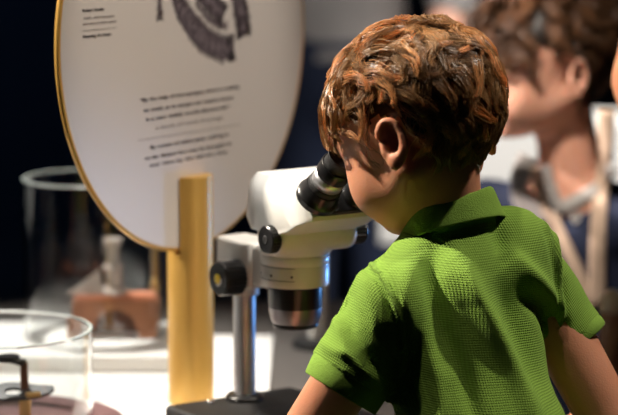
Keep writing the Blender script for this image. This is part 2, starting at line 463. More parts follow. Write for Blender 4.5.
def hair_mesh(L_head, A, C, s, mask, crown, nclump, per, length, name, material, parent, seed, lift=.016, grav=.35, rad=.00046, wave=.006, cap_h=1.035, swirl=.6, steps=9, bright=(.55, 1.5)):
    rng = np.random.default_rng(seed)
    f, r, u = [np.array(a) for a in A]; B = np.stack([f, r, u])        # rows
    C = np.array(C) - np.array(B[0]) * .004 * s + B[2] * .010 * s
    RR = np.array([.088, .0715, .074]) * s * .985
    K = np.array(crown, float); K /= np.linalg.norm(K)
    down = B @ np.array([0, 0, -1.0])
    # cap
    n1, n2 = 90, 60
    th = np.linspace(0, 2 * np.pi, n1, endpoint=False); ph = np.linspace(.02, np.pi - .02, n2)
    TH, PH = np.meshgrid(th, ph, indexing='ij')
    U = np.stack([np.cos(TH) * np.sin(PH), np.sin(TH) * np.sin(PH), np.cos(PH)], -1).reshape(-1, 3)
    ok = mask(U)
    P = (U * RR * cap_h) @ B + C
    q = []
    for i in range(n1):
        for j in range(n2 - 1):
            a, b, c, d = i * n2 + j, ((i + 1) % n1) * n2 + j, ((i + 1) % n1) * n2 + j + 1, i * n2 + j + 1
            if ok[a] and ok[b] and ok[c] and ok[d]: q.append((a, b, c, d))
    VV = [P]; FF = [np.array(q)[:, ::-1]]; CC = [np.full((len(P), 3), .10)]; base = len(P)  # cap coloured near black, standing for shade between the locks
    # clumps
    cand = rng.normal(size=(nclump * 6, 3)); cand /= np.linalg.norm(cand, axis=1)[:, None]
    cand = cand[mask(cand)][:nclump]; n = len(cand)
    N = n * per
    ci = np.repeat(np.arange(n), per)
    cl_len = length * rng.uniform(.7, 1.2, n) * s; cl_lift = lift * s * rng.uniform(.15, 1.6, n)
    cl_ph = rng.uniform(0, 6.28, n); cl_w = wave * s * rng.uniform(.3, 1.3, n); cl_turn = rng.normal(0, .75, n)
    cl_col = np.exp(rng.uniform(np.log(bright[0]), np.log(bright[1]), n))
    def walk(u0, ln, lf, phs, wv, turn):
        u_ = u0.copy(); out = []
        for k in range(steps):
            t = k / (steps - 1)
            h = .0015 * s + lf * np.sin(np.pi * np.clip(t, 0, 1) * .80) ** .8 + .004 * s * t ** 3
            tn = K - u_ * (u_ @ K)[:, None]; nt = np.linalg.norm(tn, axis=1)[:, None] + .15
            d = -tn / nt + swirl * np.cross(u_, K) / nt
            g = down - u_ * (u_ @ down)[:, None]; d = d + grav * g * (0.4 + t)
            sd = np.cross(u_, d)
            d = d + sd * (turn + np.sin(phs + t * 6.5) * 1.0)[:, None]
            d /= np.linalg.norm(d, axis=1)[:, None] + 1e-9
            sdn = np.cross(u_, d)
            wob = sdn * (wv * np.sin(phs * 1.7 + t * 7.0) * t)[:, None]
            out.append((u_ * RR) + u_ * h[:, None] + wob)
            u_ = u_ + d * (ln / (steps - 1))[:, None] / RR.mean()
            u_ /= np.linalg.norm(u_, axis=1)[:, None]
        return np.stack(out, 1)
    G = walk(cand, cl_len, cl_lift, cl_ph, cl_w, cl_turn)             # guides
    off = rng.normal(0, .0042 * s, (N, 3)); u0 = cand[ci] * RR + off; u0 = u0 / RR; u0 /= np.linalg.norm(u0, axis=1)[:, None]
    S = walk(u0, cl_len[ci] * rng.uniform(.8, 1.12, N), cl_lift[ci] * rng.uniform(.8, 1.15, N), cl_ph[ci] + rng.normal(0, .25, N), cl_w[ci], cl_turn[ci] + rng.normal(0, .12, N))
    t = np.linspace(0, 1, steps)[None, :, None]
    S = S + (G[ci] - S) * (.80 * t ** .8)
    S = S + rng.normal(0, .0008 * s, S.shape) * t
    # keep locks off the ears
    ear = np.zeros(len(S), bool)
    for bb in (-1,):
        e = S - np.array([-.011, bb * .078, -.040]) * s
        ear |= ((e[..., 0] / (.025 * s)) ** 2 + (e[..., 2] / (.031 * s)) ** 2 + (e[..., 1] / (.02 * s)) ** 2 < 1).any(1)
    S = S[~ear]; ci = ci[~ear]; N = len(S)
    S = S @ B + C
    T = np.gradient(S, axis=1); T /= np.linalg.norm(T, axis=2)[..., None] + 1e-9
    ref = (S - C); ref /= np.linalg.norm(ref, axis=2)[..., None]
    a = np.cross(T, ref); a /= np.linalg.norm(a, axis=2)[..., None] + 1e-9; b = np.cross(T, a)
    rr = rad * (1 - .75 * np.linspace(0, 1, steps) ** 2)[None, :, None] * rng.uniform(.6, 1.3, N)[:, None, None]
    rings = [S + (a * math.cos(q_) + b * math.sin(q_)) * rr for q_ in (0, 2.094, 4.189)]
    Q = np.stack(rings, 2).reshape(-1, 3)                             # N, steps, 3
    i0 = (np.arange(N)[:, None, None] * steps + np.arange(steps - 1)[None, :, None]) * 3
    k = np.arange(3)[None, None, :]; k2 = (k + 1) % 3
    fq = np.stack([i0 + k, i0 + k2, i0 + 3 + k2, i0 + 3 + k], -1).reshape(-1, 4) + base
    col = cl_col[ci] * rng.uniform(.75, 1.3, N)
    hue = rng.uniform(0, 1, N)
    cc = np.stack([col, col * (.90 + .25 * hue), col * (.75 + .6 * hue)], 1)
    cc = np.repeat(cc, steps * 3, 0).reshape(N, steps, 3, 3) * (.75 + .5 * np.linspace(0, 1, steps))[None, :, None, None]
    VV.append(Q); FF.append(fq); CC.append(cc.reshape(-1, 3))
    return obj(name, np.concatenate(VV), np.concatenate(FF), material, parent, parent['_w'], col=np.concatenate(CC))
def eyes(L, A, s, parent, iris, fw=.0745):
    for b in (-1, 1):
        c = L(fw, b * .030, -.0165)
        e = MB(); M = frame(c, A[0]); r = .0115 * s
        e.lathe([(r * math.sin(a), -r * math.cos(a)) for a in [math.pi * (k + .05) / 12.1 for k in range(13)]], M, 24)
        o = e.build('eye', EYEW, parent, parent['_w'])
        i = MB(); i.lathe([(.0001, .0119 * s), (.005 * s, .0112 * s), (.0055 * s, .0102 * s)][::-1], M, 20)
        i.build('iris', iris, o, parent['_w'])
IRIS = mat('brown_iris', (.05, .025, .012), .1, var=.2, scale=900)

# ================================================================== the setting
def slab(name, lo, hi, m, kind='structure'):
    o = MB().box(lo, hi).build(name, m, None, ((lo[0] + hi[0]) / 2, (lo[1] + hi[1]) / 2, lo[2]), smooth=False)
    o['kind'] = kind; return o
slab('floor', (-4, -1, -.05), (4, 8, 0), DARKF)
slab('wall_back', (-4, 8, -.05), (4, 8.1, 3.4), DARKW)
slab('wall_left', (-4.1, -1, -.05), (-4, 8.1, 3.4), DARKW)
slab('wall_right', (4, -1, -.05), (4.1, 8.1, 3.4), DARKW)
slab('ceiling', (-4.1, -1, 3.4), (4.1, 8.1, 3.5), DARKW)

# counter: top and cabinet below
ZT = .641
poly = [(-1.4, 1.32), (.29, 2.44), (.29, 2.70), (.13, 2.93), (.13, 3.25), (-1.4, 3.25)]
ctr = empty('exhibit_counter', (-.5, 2.4, 0))
tag(ctr, 'long grey museum counter carrying the microscope, sign and glass cases', 'counter')
MB().prism(poly, ZT - .035, ZT).build('counter_top', GREYT, ctr, (-.5, 2.4, 0), smooth=False, bevel=.003)
cx, cy = -.45, 2.6
MB().prism([(cx + (x - cx) * .92, cy + (y - cy) * .92) for x, y in poly], 0, ZT - .035).build('counter_cabinet', DARKF, ctr, (-.5, 2.4, 0), smooth=False)

ZW = .645
o = MB().prism([(-1.3, 1.62), (-.38, 2.23), (-.25, 2.40), (-.047, 2.55), (-.047, 2.985), (-1.3, 2.985)], ZT, ZW).build('white_table_panel', WHITE, None, (-.5, 2.6, ZT), smooth=False, bevel=.001)
tag(o, 'flat bright white board lying on the grey counter left of the microscope', 'board')
o = MB().box((-.62, 2.755, ZW), (-.135, 2.975, .665)).build('display_plinth', WHITE, None, (-.35, 2.86, ZW), smooth=False, bevel=.002)
tag(o, 'low white plinth on the white board carrying the farther glass case', 'plinth')

# ================================================================== round sign and its pole
TS = Vector((math.cos(R(58)), math.sin(R(58)), 0)); NS = Vector((math.sin(R(58)), -math.cos(R(58)), 0)); UP = V(0, 0, 1)
SX, SY, SZ, SR = -.1350, 2.600, 1.062, .2385
SCN = V(SX, SY, SZ)
sign = empty('round_sign', (SX, SY, SZ - SR))
tag(sign, 'large round off-white information sign with gold rim slotted into a gold pole', 'sign')
MS = Matrix((TS, UP, NS)).transposed().to_4x4(); MS.translation = SCN
m = MB(); TH = .0023
m.lathe([(SR - .0015, -TH), (SR - .0015, TH)], MS, 128)
m.build('sign_panel', PANEL, sign, (SX, SY, SZ - SR), autos=40)
m = MB(); m.lathe([(SR - .003, -TH - .0006), (SR, -TH - .0006), (SR + .0012, -TH + .001), (SR + .0012, TH - .001), (SR, TH + .0006), (SR - .003, TH + .0006)], MS, 128, cap=False)
m.build('sign_rim', GOLD, sign, (SX, SY, SZ - SR))
def on_sign(px, py, lift=TH + .0004):
    o_ = V(0, 0, CAM_H); d = at(px, py, 1.0) - o_
    q = SCN + NS * lift
    k = (q - o_).dot(NS) / d.dot(NS)
    p = o_ + d * k - q
    return p.dot(TS), p.dot(UP)
def ink(name, pts2, m_, z0=TH - .0005, z1=TH + .0004):
    mb = MB(); 
    for poly_ in pts2:
        mb.prism(poly_, z0, z1, MS)
    return mb
def stroke(pts, w_):
    """ribbon outline along 2D points"""
    L_, R_ = [], []
    for i, p in enumerate(pts):
        a = pts[max(i - 1, 0)]; b = pts[min(i + 1, len(pts) - 1)]
        dx, dy = b[0] - a[0], b[1] - a[1]; l = math.hypot(dx, dy) + 1e-9
        ww = w_[i] if isinstance(w_, list) else w_
        L_.append((p[0] - dy / l * ww, p[1] + dx / l * ww)); R_.append((p[0] + dy / l * ww, p[1] - dx / l * ww))
    return L_ + R_[::-1]
def quad_strip(mb, pts, w_, z0, z1):
    o2 = stroke(pts, w_); n = len(pts)
    for i in range(n - 1):
        mb.prism([o2[i], o2[i + 1], o2[2 * n - 2 - i], o2[2 * n - 1 - i]], z0, z1, MS)
# hairy drawing at the top: dark lobes with pale bands, hairy edges
rnd = random.Random(5)
dm = MB(); db = MB()
def hairy(path, w_, step=26):
    P2 = [on_sign(*p) for p in path]
    quad_strip(db, P2, w_, TH - .0005, TH + .0002)
    for i in range(len(P2) - 1):
        for k in range(step):
            t = k / step; x = P2[i][0] + (P2[i + 1][0] - P2[i][0]) * t; y = P2[i][1] + (P2[i + 1][1] - P2[i][1]) * t
            for sgn in (-1, 1):
                dx, dy = P2[i + 1][0] - P2[i][0], P2[i + 1][1] - P2[i][1]; l = math.hypot(dx, dy)
                ww = (w_[i] if isinstance(w_, list) else w_)
                nx_, ny_ = -dy / l * sgn, dx / l * sgn
                ex = ww + rnd.uniform(.001, .005)
                s0 = rnd.uniform(-.1, .7); jx, jy = rnd.uniform(-.001, .001), rnd.uniform(-.001, .001)
                quad_strip(dm, [(x + nx_ * ww * s0 + jx, y + ny_ * ww * s0 + jy), (x + nx_ * ex + dx / l * .003, y + ny_ * ex + dy / l * .003)], [rnd.uniform(.0003, .0009), .0001], TH - .0005, TH + .0004)
hairy([(172, -18), (180, 6), (192, 25), (207, 42), (226, 50), (234, 47)], [.008, .011, .014, .014, .012, .006])
hairy([(236, -18), (240, 5), (243, 22), (244, 36)], [.012, .013, .012, .006])
hairy([(193, -18), (205, -5), (218, 10), (224, 16)], [.010, .012, .011, .006])
hairy([(159, -10), (160, 8), (160, 20)], [.002, .0026, .0008], 10)
hairy([(196, 2), (206, 16), (216, 24), (228, 26)], [.0018, .0022, .0026, .002], 8)
db.build('drawing_tint', INKD, sign, (SX, SY, SZ - SR), smooth=False)
dm.build('engraved_drawing', INK, sign, (SX, SY, SZ - SR), smooth=False)
def text(s, p0, p1, m_, xh, bold=0, name='caption_text'):
    """a printed line running on the panel from picture point p0 to p1"""
    a = on_sign(*p0); b = on_sign(*p1)
    c = bpy.data.curves.new(name, 'FONT'); c.body = s; c.extrude = .0003; c.offset = bold; c.size = 1
    o_ = bpy.data.objects.new(name, c); COL.objects.link(o_)
    bpy.context.view_layer.update()
    wd = o_.dimensions.x
    c.offset = bold * wd / (b[0] - a[0])
    sx_ = (b[0] - a[0]) / max(wd, 1e-6)
    sy_ = xh / .5
    c.extrude = .0003
    M = MS @ Matrix.Translation((a[0], a[1], TH + .0002)) @ Matrix.Diagonal((sx_, sy_, 1, 1))
    me = bpy.data.meshes.new_from_object(o_); bpy.data.objects.remove(o_)
    me.transform(M); me.materials.append(m_)
    q_ = bpy.data.objects.new(name, me); COL.objects.link(q_)
    q_.parent = sign; q_.matrix_parent_inverse = Matrix.Translation(-V(SX, SY, SZ - SR))
    return q_
text('Robert Hooke', (82.5, 12), (104, 9.5), INK, .0021, .00012)
text('1665, microscopist', (83, 19.3), (114, 16), INKG, .0017)
text('and natural philosopher', (83, 25), (117, 21.5), INKG, .0017)
text('Drawing of a louse', (83, 38), (111, 34.6), INK, .0021, .00012)
text('“By the help of microscopes, there is nothing', (140, 102), (239, 88), INK, .0026, .00008)
text('so small, as to escape our inquiry; hence', (144, 112), (233, 98.5), INK, .0026, .00008)
text('is a new visible world discovered.”', (146, 121), (230, 108), INK, .0026, .00008)
text('a book of small drawings', (156, 129), (223, 119.5), INKG, .0020)
text('By means of telescopes, nothing is', (150, 149), (228, 136.5), INK, .0026, .00008)
text('so far distant but may be brought to', (145, 160), (231, 146), INK, .0026, .00008)
text('our view by the aid of a lens', (150, 167), (227, 155), INK, .0026, .00008)
for nm, a_, b_ in (('printed_rule', (83, 31), (117, 27.5)), ('printed_rule', (138, 140.5), (240, 124.5))):
    mb = MB(); quad_strip(mb, [on_sign(*a_), on_sign(*b_)], .0003, TH - .0005, TH + .0003)
    mb.build(nm, INKG, sign, (SX, SY, SZ - SR), smooth=False)
PR = .0262; pz = at(193, 176, 2.59).z
zj = SZ - SR - .004                                  # the slot for the panel starts here
mb = MB(); Mz_ = Matrix.Translation((SX, SY, 0))
mb.lathe([(PR, ZW), (PR, zj)], Mz_, 48)
Mh = Matrix((TS, NS, UP)).transposed().to_4x4(); Mh.translation = V(SX, SY, 0)
for sg in (-1, 1):
    a0_ = math.asin((TH + .0016) / PR)
    hp = [(PR * math.cos(a0_ + (math.pi - 2 * a0_) * k / 24), sg * PR * math.sin(a0_ + (math.pi - 2 * a0_) * k / 24)) for k in range(25)]
    mb.prism(hp[::sg], zj, pz, Mh)
pole = mb.build('sign_pole', GOLD, None, (SX, SY, ZW), autos=35)
tag(pole, 'thick gold round pole standing on the white board, holding the round sign', 'pole')

# ================================================================== microscope
MO = V(-.0146, 2.415, 0); FX = V(.57, -.8216, 0); FY = V(.8216, .57, 0)
MM = Matrix((FX, FY, UP)).transposed().to_4x4(); MM.translation = MO
mic_loc = (MO.x, MO.y, ZW)
mic = empty('stereo_microscope', mic_loc)
tag(mic, 'white stereo microscope with black knobs and eyepieces the green-shirted boy looks into', 'microscope')
def mp(mb, name, m_, parent=mic, **k): return mb.build(name, m_, parent, mic_loc, **k)
def T(x, y, z): return MM @ Matrix.Translation((x, y, z))
# base
mb = MB(); mb.box((-.125, -.088, ZW), (.10, .080, .672), MM); base = mp(mb, 'base', BLACKM, smooth=False, bevel=.005)
mb = MB(); mb.lathe([(.042, .672), (.042, .6745), (.041, .675)], T(0, 0, 0), 48); mp(mb, 'stage_plate', BLACKM, autos=40)
mb = MB(); mb.lathe([(.021, .672), (.021, .676), (.018, .679), (.0135, .680)], T(-.099, 0, 0), 40); mp(mb, 'column_collar', BLACK, autos=40)
mb = MB(); mb.lathe([(.0122, .672), (.0122, .845)], T(-.099, 0, 0), 40); mp(mb, 'column', SATIN, autos=40)
for sx_ in (-.09, .07):
    mb = MB(); mb.lathe([(.004, .672), (.004, .6745), (.002, .675)], T(sx_ - .015, -.04, 0), 16); mp(mb, 'screw', CHROME)
# focus block on the column
mb = MB()
pr = [(-.126, .013), (-.124, .020), (-.10, .0225), (-.072, .0225), (-.060, .017), (-.060, -.017), (-.072, -.0225), (-.10, -.0225), (-.124, -.020), (-.126, -.013)]
mb.prism(pr, .802, .853, MM); fb = mp(mb, 'focus_block', MIC, smooth=True, bevel=.0035, autos=40)
mb = MB(); mb.lathe([(.0165, .790), (.0165, .802)], T(-.099, 0, 0), 36); mp(mb, 'clamp_ring', MIC, autos=40)
mb = MB(); mb.prism([(-.072, -.014), (-.072, .014), (-.02, .014), (-.02, -.014)], .806, .850, MM); mp(mb, 'carrier_arm', MIC, smooth=False, bevel=.004)
# focus knobs
def knob(parent_name, x, z, y0, y1, r, capm=None, teeth=22, hub=True):
    sgn = -1 if y1 < y0 else 1
    M = MM @ frame((x, y0, z), (0, sgn, 0)); ln = abs(y1 - y0)
    mb = MB(); n = teeth * 6
    g = lambda i, j: 1 - (.055 if (i % 6) < 2 and 1 <= j <= 4 else 0)
    mb.lathe([(r * .80, 0), (r, ln * .06), (r, ln * .10), (r, ln * .80), (r, ln * .84), (r * .985, ln * .93), (r * .90, ln), (r * .4, ln * 1.0)], M, n, groove=g)
    k_ = mp(mb, parent_name, BLACK, autos=35)
    if capm:
        c = MB(); c.lathe([(r * .30, ln), (r * .30, ln * 1.03), (r * .22, ln * 1.05)], M, 24); c.build('yellow_cap', YEL, k_, mic_loc)
        c = MB(); c.prism([(r * .42 * math.cos(a), r * .42 * math.sin(a)) for a in [R(-200 + 10 * q) for q in range(13)]] + [(r * .31 * math.cos(a), r * .31 * math.sin(a)) for a in [R(-80 - 10 * q) for q in range(13)]], ln, ln * 1.02, M)
        c.build('white_mark', WHITEC, k_, mic_loc, smooth=False)
    elif hub:
        c = MB(); c.lathe([(r * .30, ln), (r * .30, ln * 1.02), (r * .2, ln * 1.02)], M, 24); c.build('hub_cap', BLACKM, k_, mic_loc)
    return k_
knob('focus_knob', -.074, .815, -.0225, -.0500, .0190, True)
knob('focus_knob', -.079, .816, .0225, .0470, .0190)
knob('zoom_knob', .030, .872, -.040, -.058, .0148)
knob('zoom_knob', .030, .872, .044, .064, .0148)
# objective
mb = MB(); mb.lathe([(.029, .818), (.0288, .795), (.0282, .7905)], T(0, 0, 0), 56); ob = mp(mb, 'objective_barrel', BLACK, autos=40)
mb = MB(); mb.lathe([(.0285, .7915), (.0282, .787), (.0262, .778), (.0245, .7745)], T(0, 0, 0), 56); mp(mb, 'objective_ring', STEELD, autos=40)
mb = MB(); mb.lathe([(.0248, .7745), (.0250, .7725), (.0235, .7700), (.0225, .7705), (.0215, .7735)], T(0, 0, 0), 56); mp(mb, 'lens_rim', BLACK)
lens = mat('coated_lens', (.05, .12, .35), .05, var=0, coat=1, spec=1)
mb = MB(); mb.lathe([(.0001, .7715), (.010, .7720), (.0215, .7735), (.0215, .7745)], T(0, 0, 0), 40); mp(mb, 'front_lens', lens)
# zoom ring
mb = MB(); mb.lathe([(.034, .8155), (.0362, .8165), (.0365, .820), (.0365, .8375), (.0360, .8385), (.0360, .8395), (.0367, .8405), (.0367, .8475), (.0355, .8490)], T(0, 0, 0), 64)
rg = mp(mb, 'holder_ring', MIC, autos=40)
for a in (-150, -112, -78, -40):
    M = T(0, 0, 0) @ Matrix.Rotation(R(a), 4, 'Z') @ Matrix.Translation((.0360, 0, .829)) @ Matrix.Rotation(R(90), 4, 'Y')
    mb = MB(); mb.lathe([(.0013, 0), (.0013, .0008), (.0006, .0008)], M, 12); mb.build('set_screw', BLACKM, rg, mic_loc)
mb = MB()
for h in (.8240, .8375):
    for q in range(30):
        a0, a1 = R(-135 + 100 * q / 30), R(-135 + 100 * (q + 1) / 30)
        mb.add([V(.0368 * math.cos(a), .0368 * math.sin(a), h + e) for a, e in ((a0, 0), (a1, 0), (a1, .0006), (a0, .0006))], [[0, 1, 2, 3]])
mb.v = [MM @ p for p in mb.v[60 * 2:]] if False else [MM @ p for p in mb.v]
mb.build('ring_groove', BLACKM, rg, mic_loc)
# lower body housing
def rr_ring(cx_, cy_, hx, hy, z, p=3.2, n=48):
    out = []
    for k in range(n):
        a = 2 * math.pi * k / n; c_, s_ = math.cos(a), math.sin(a)
        q = (abs(c_) ** p + abs(s_) ** p) ** (-1 / p)
        out.append(MM @ V(cx_ + hx * c_ * q, cy_ + hy * s_ * q, z))
    return out
mb = MB()
mb.loft([rr_ring(*a) for a in ((0, 0, .0355, .0355, .8490, 2), (.001, 0, .037, .037, .8515, 2.1), (.004, 0, .038, .0385, .858, 2.4), (.008, 0, .040, .040, .866, 2.8), (.010, 0, .041, .041, .874, 3), (.010, 0, .039, .039, .884, 3))])
mp(mb, 'body_housing', MIC, autos=50)
mb = MB(); mb.lathe([(.0150, -.0475), (.0172, -.046), (.0178, -.040), (.0178, .040), (.0172, .046), (.0150, .0475)], MM @ frame((.030, 0, .872), (0, 1, 0)), 40)
mp(mb, 'zoom_axle_housing', MIC, autos=50)
# binocular head: profile swept across with rounded cheeks
prof = [(-.026, .927), (-.014, .9365), (.054, .9345), (.0600, .930), (.0880, .9010), (.0885, .8965), (.070, .884), (.045, .876), (.010, .874), (-.020, .876), (-.031, .892)]
cxp, czp = .030, .898
secs = [(-.0500, .60, .50), (-.0495, .74, .66), (-.0470, .86, .80), (-.0435, .93, .90), (-.0390, 1, 1), (.0390, 1, 1), (.0435, .93, .90), (.0470, .86, .80), (.0495, .74, .66), (.0500, .60, .50)]
mb = MB()
mb.loft([[MM @ V(cxp + (x - cxp) * kx, y, czp + (z - czp) * kz - (1 - kx) * .022) for x, z in prof][::-1] for y, kx, kz in secs])
mp(mb, 'binocular_head', MIC, bevel=.003, autos=28)
# black eyepiece plate
PT = V(math.sin(R(45)), 0, -math.cos(R(45))); PN = V(math.cos(R(45)), 0, math.sin(R(45)))
pc = V(.0742, 0, .9158)
Mp = MM @ Matrix((PT, V(0, 1, 0), -PN)).transposed().to_4x4(); Mp.translation = MM @ pc
mb = MB()
pl = []
for k in range(64):
    a = 2 * math.pi * k / 64; c_, s_ = math.cos(a), math.sin(a); q = (abs(c_) ** 5 + abs(s_) ** 5) ** (-1 / 5)
    pl.append((.0205 * c_ * q, .0385 * s_ * q))
mb.prism(pl, .004, -.0045, Mp); mp(mb, 'eyepiece_plate', BLACK, smooth=False, bevel=.0015)
for b in (-1, 1):
    M = MM @ frame(pc + V(0, b * .026, 0) + PN * .0045, PN)
    nm = 'eyepiece_tube'
    mb = MB(); mb.lathe([(.0225, -.002), (.0225, .004), (.0205, .0065), (.0200, .012), (.0192, .016), (.0188, .0180)], M, 44); tb = mp(mb, nm, BLACK, autos=35)
    mb = MB(); mb.lathe([(.0172, .017), (.0180, .0185), (.0180, .0240), (.0172, .0250)], M, 44); mb.build('tube_ring', BLACKM, tb, mic_loc)
    mb = MB(); mb.lathe([(.0168, .024), (.0168, .0375)], M, 44); mb.build('silver_band', SATIN, tb, mic_loc)
    mb = MB(); mb.lathe([(.0165, .0375), (.0176, .0382), (.0176, .0510), (.0170, .0520)], M, 44); mb.build('dioptre_ring', BLACK, tb, mic_loc, autos=35)
    mb = MB(); mb.lathe([(.0158, .052), (.0150, .055), (.0152, .060), (.0166, .0640), (.0176, .0670), (.0170, .0675), (.0150, .0640), (.0120, .0620)], M, 44); mb.build('eye_cup', BLACKM, tb, mic_loc)

# ================================================================== glass cases
def glass_case(px, Y, rad, z0, z1, label, name='glass_case'):
    x = at(px, 300, Y).x; t = .0035
    mb = MB()
    M = Matrix.Translation((x, Y, 0))
    mb.lathe([(rad, z0), (rad, z1 - .001), (rad - .001, z1), (rad - t + .001, z1), (rad - t, z1 - .001), (rad - t, z0)], M, 128, cap=False)
    n = 128; k = 5 * n
    mb.f += [[i, k + i, k + (i + 1) % n, (i + 1) % n] for i in range(n)]
    o_ = mb.build(name, GLASS, None, (x, Y, z0), autos=30)
    mb = MB(); mb.lathe([(rad - .0004, z1 + .0001), (rad, z1 + .0006), (rad - .0008, z1 + .0014), (rad - t + .0008, z1 + .0014), (rad - t, z1 + .0006), (rad - t + .0004, z1 + .0001)], M, 128, cap=False)
    mb.build('rim_highlight', RIM, o_, (x, Y, z0))  # pale ring added on the wall top as its bright highlight
    return tag(o_, label, 'glass case'), x
gc1, gx1 = glass_case(-5, 2.49, .1057, .648, .7515, 'nearer round clear glass case at bottom left over a small brass microscope')
o = MB().lathe([(.140, ZW), (.140, .6475), (.139, .648)], Matrix.Translation((gx1, 2.49, 0)), 96).build('display_disc', PURP, None, (gx1, 2.49, ZW), autos=40)
tag(o, 'round plum coloured disc on the white board under the nearer glass case', 'disc')
gc2, gx2 = glass_case(95, 2.89, .0895, .665, .865, 'taller round clear glass case behind the gold pole, on the white plinth')

# small brass pocket microscope in the near case
def P(px, py, Y): return at(px, py, Y)
a0 = P(25, 415, 2.47); loc = (a0.x, 2.47, .648)
pm = empty('antique_microscope', loc)
tag(pm, 'small antique brass and black screw microscope inside the nearer glass case', 'microscope')
Mz = Matrix.Translation((a0.x, 2.47, 0))
zt = P(25, 362, 2.47).z; zs = P(25, 392, 2.47).z
mb = MB(); mb.lathe([(.022, .648), (.022, .652), (.012, .656), (.0065, .660), (.0065, zs - .004)], Mz, 32); mb.build('brass_pillar', BRASS, pm, loc, autos=40)
mb = MB(); mb.box((-.0040, -.0040, zs), (.0040, .0040, zt), Mz); mb.build('square_post', mat('bronze_post', (.16, .07, .04), .35, metal=.6, var=.2), pm, loc, smooth=False, bevel=.0006)
xh = P(8, 358, 2.45).x; zh = P(8, 358, 2.45).z
mb = MB(); mb.tube([(a0.x, 2.47, zt), (a0.x - .004, 2.467, zt + .001), (xh, 2.455, zh - .002)], [.0045, .0042, .004], 12); mb.build('top_arm', BLACK, pm, loc)
mb = MB(); mb.lathe([(.0115, zh - .004), (.0120, zh - .003), (.0120, zh + .001), (.0115, zh + .002)], Matrix.Translation((xh, 2.455, 0)), 36); mb.build('lens_disc', BLACK, pm, loc, autos=40)
# forked stage
mb = MB()
xl, xr = P(-12, 395, 2.46).x - a0.x, P(53, 388, 2.46).x - a0.x
pts = [(xr, .004), (xr - .001, .010), (.012, .012), (-.006, .017), (-.022, .016), (xl, .008), (xl, -.012), (-.022, -.016), (.004, -.013), (.018, -.009), (xr - .004, -.003)]
hole = [(.0 + .009 * math.cos(2 * math.pi * k / 11) - .012, .006 * math.sin(2 * math.pi * k / 11)) for k in range(11)]
def ringplate(mb, outer, inner, z0, z1, M):
    n = len(outer); vs = []
    outer = sorted(outer, key=lambda p: math.atan2(p[1], p[0] + .012)); inner = sorted(inner, key=lambda p: math.atan2(p[1], p[0] + .012))
    vs = [M @ V(x, y, z) for z in (z0, z1) for ps in (outer, inner) for x, y in ps]
    f = []
    for i in range(n):
        k = (i + 1) % n
        f += [[i, n + i, n + k, k], [2 * n + i, 2 * n + k, 3 * n + k, 3 * n + i], [i, k, 2 * n + k, 2 * n + i], [n + i, 3 * n + i, 3 * n + k, n + k]]
    mb.add(vs, f)
ringplate(mb, pts, hole, zs - .0005, zs + .0035, Matrix.Translation((a0.x, 2.465, zs)) @ Matrix.Rotation(R(22), 4, 'X') @ Matrix.Translation((0, 0, -zs)))
mb.build('forked_stage', BLACK, pm, loc, smooth=False, bevel=.0008)
q = P(32, 393, 2.452); mb = MB(); mb.box((-.007, -.004, -.002), (.009, .004, .003), Matrix.Translation((q.x, 2.452, zs + .001)) @ Matrix.Rotation(R(15), 4, 'Z')); mb.build('brass_clip', BRASS, pm, loc, smooth=False, bevel=.0006)
q = P(47, 414, 2.46); mb = MB(); mb.lathe([(.0055 * math.sin(a), -.0055 * math.cos(a)) for a in [math.pi * (k + .02) / 12.04 for k in range(13)]], Matrix.Translation((q.x, 2.46, .6535 + .0)), 20); mb.tube([(q.x, 2.46, .654), (a0.x + .004, 2.468, .655)], .002, 8); mb.build('brass_ball_foot', BRASS, pm, loc)

# contents of the far case: arched wooden block, pale antique tube, brass rod
def arch_block(x0, x1, Y0, Y1, z0, z1, r, name, m_, label):
    cx_ = (x0 + x1) / 2; n = 20; mb = MB()
    outer = [(x0, z0), (x0, z1), (x1, z1), (x1, z0), (cx_ + r, z0)] + [(cx_ + r * math.cos(math.pi * k / n), z0 + r * 1.25 * math.sin(math.pi * k / n)) for k in range(1, n)] + [(cx_ - r, z0)]
    M = Matrix(((1, 0, 0, 0), (0, 0, -1, 0), (0, 1, 0, 0), (0, 0, 0, 1)))
    # faces as strips between arch and box
    top = [(x0 + (x1 - x0) * k / n, z1) for k in range(n + 1)]
    arc = [(cx_ - r * math.cos(math.pi * k / n), z0 + r * 1.25 * math.sin(math.pi * k / n)) for k in range(n + 1)]
    for k in range(n):
        mb.add([V(*(q_[0], Yq, q_[1])) for Yq in (Y0, Y1) for q_ in (arc[k], arc[k + 1], top[k + 1], top[k])], [[0, 1, 2, 3], [7, 6, 5, 4], [1, 0, 4, 5], [3, 2, 6, 7]])
    mb.add([V(x, y, z) for y in (Y0, Y1) for x, z in ((x0, z0), (arc[0][0], z0), (x0, z1))], [[0, 1, 2], [5, 4, 3], [0, 2, 5, 3]])
    mb.add([V(x, y, z) for y in (Y0, Y1) for x, z in ((arc[-1][0], z0), (x1, z0), (x1, z1))], [[0, 1, 2], [5, 4, 3], [1, 4, 5, 2]])
    o_ = mb.build(name, m_, None, (cx_, (Y0 + Y1) / 2, z0), smooth=False)
    return tag(o_, label, 'block')
xa, xb = P(74, 320, 2.88).x, P(158, 320, 2.88).x
ab = arch_block(xa, xb, 2.862, 2.902, .665, P(110, 298, 2.88).z, .030, 'arched_wood_block', WOODB, 'orange-brown arched wooden block standing inside the taller glass case')
zb = P(110, 298, 2.88).z
MB().box((xa + .002, 2.9025, .665), (xb - .002, 2.908, zb - .002)).build('back_panel', mat('dark_brown_wood', (.20, .075, .035), .5, var=.3), ab, tuple(ab['_w']), smooth=False)
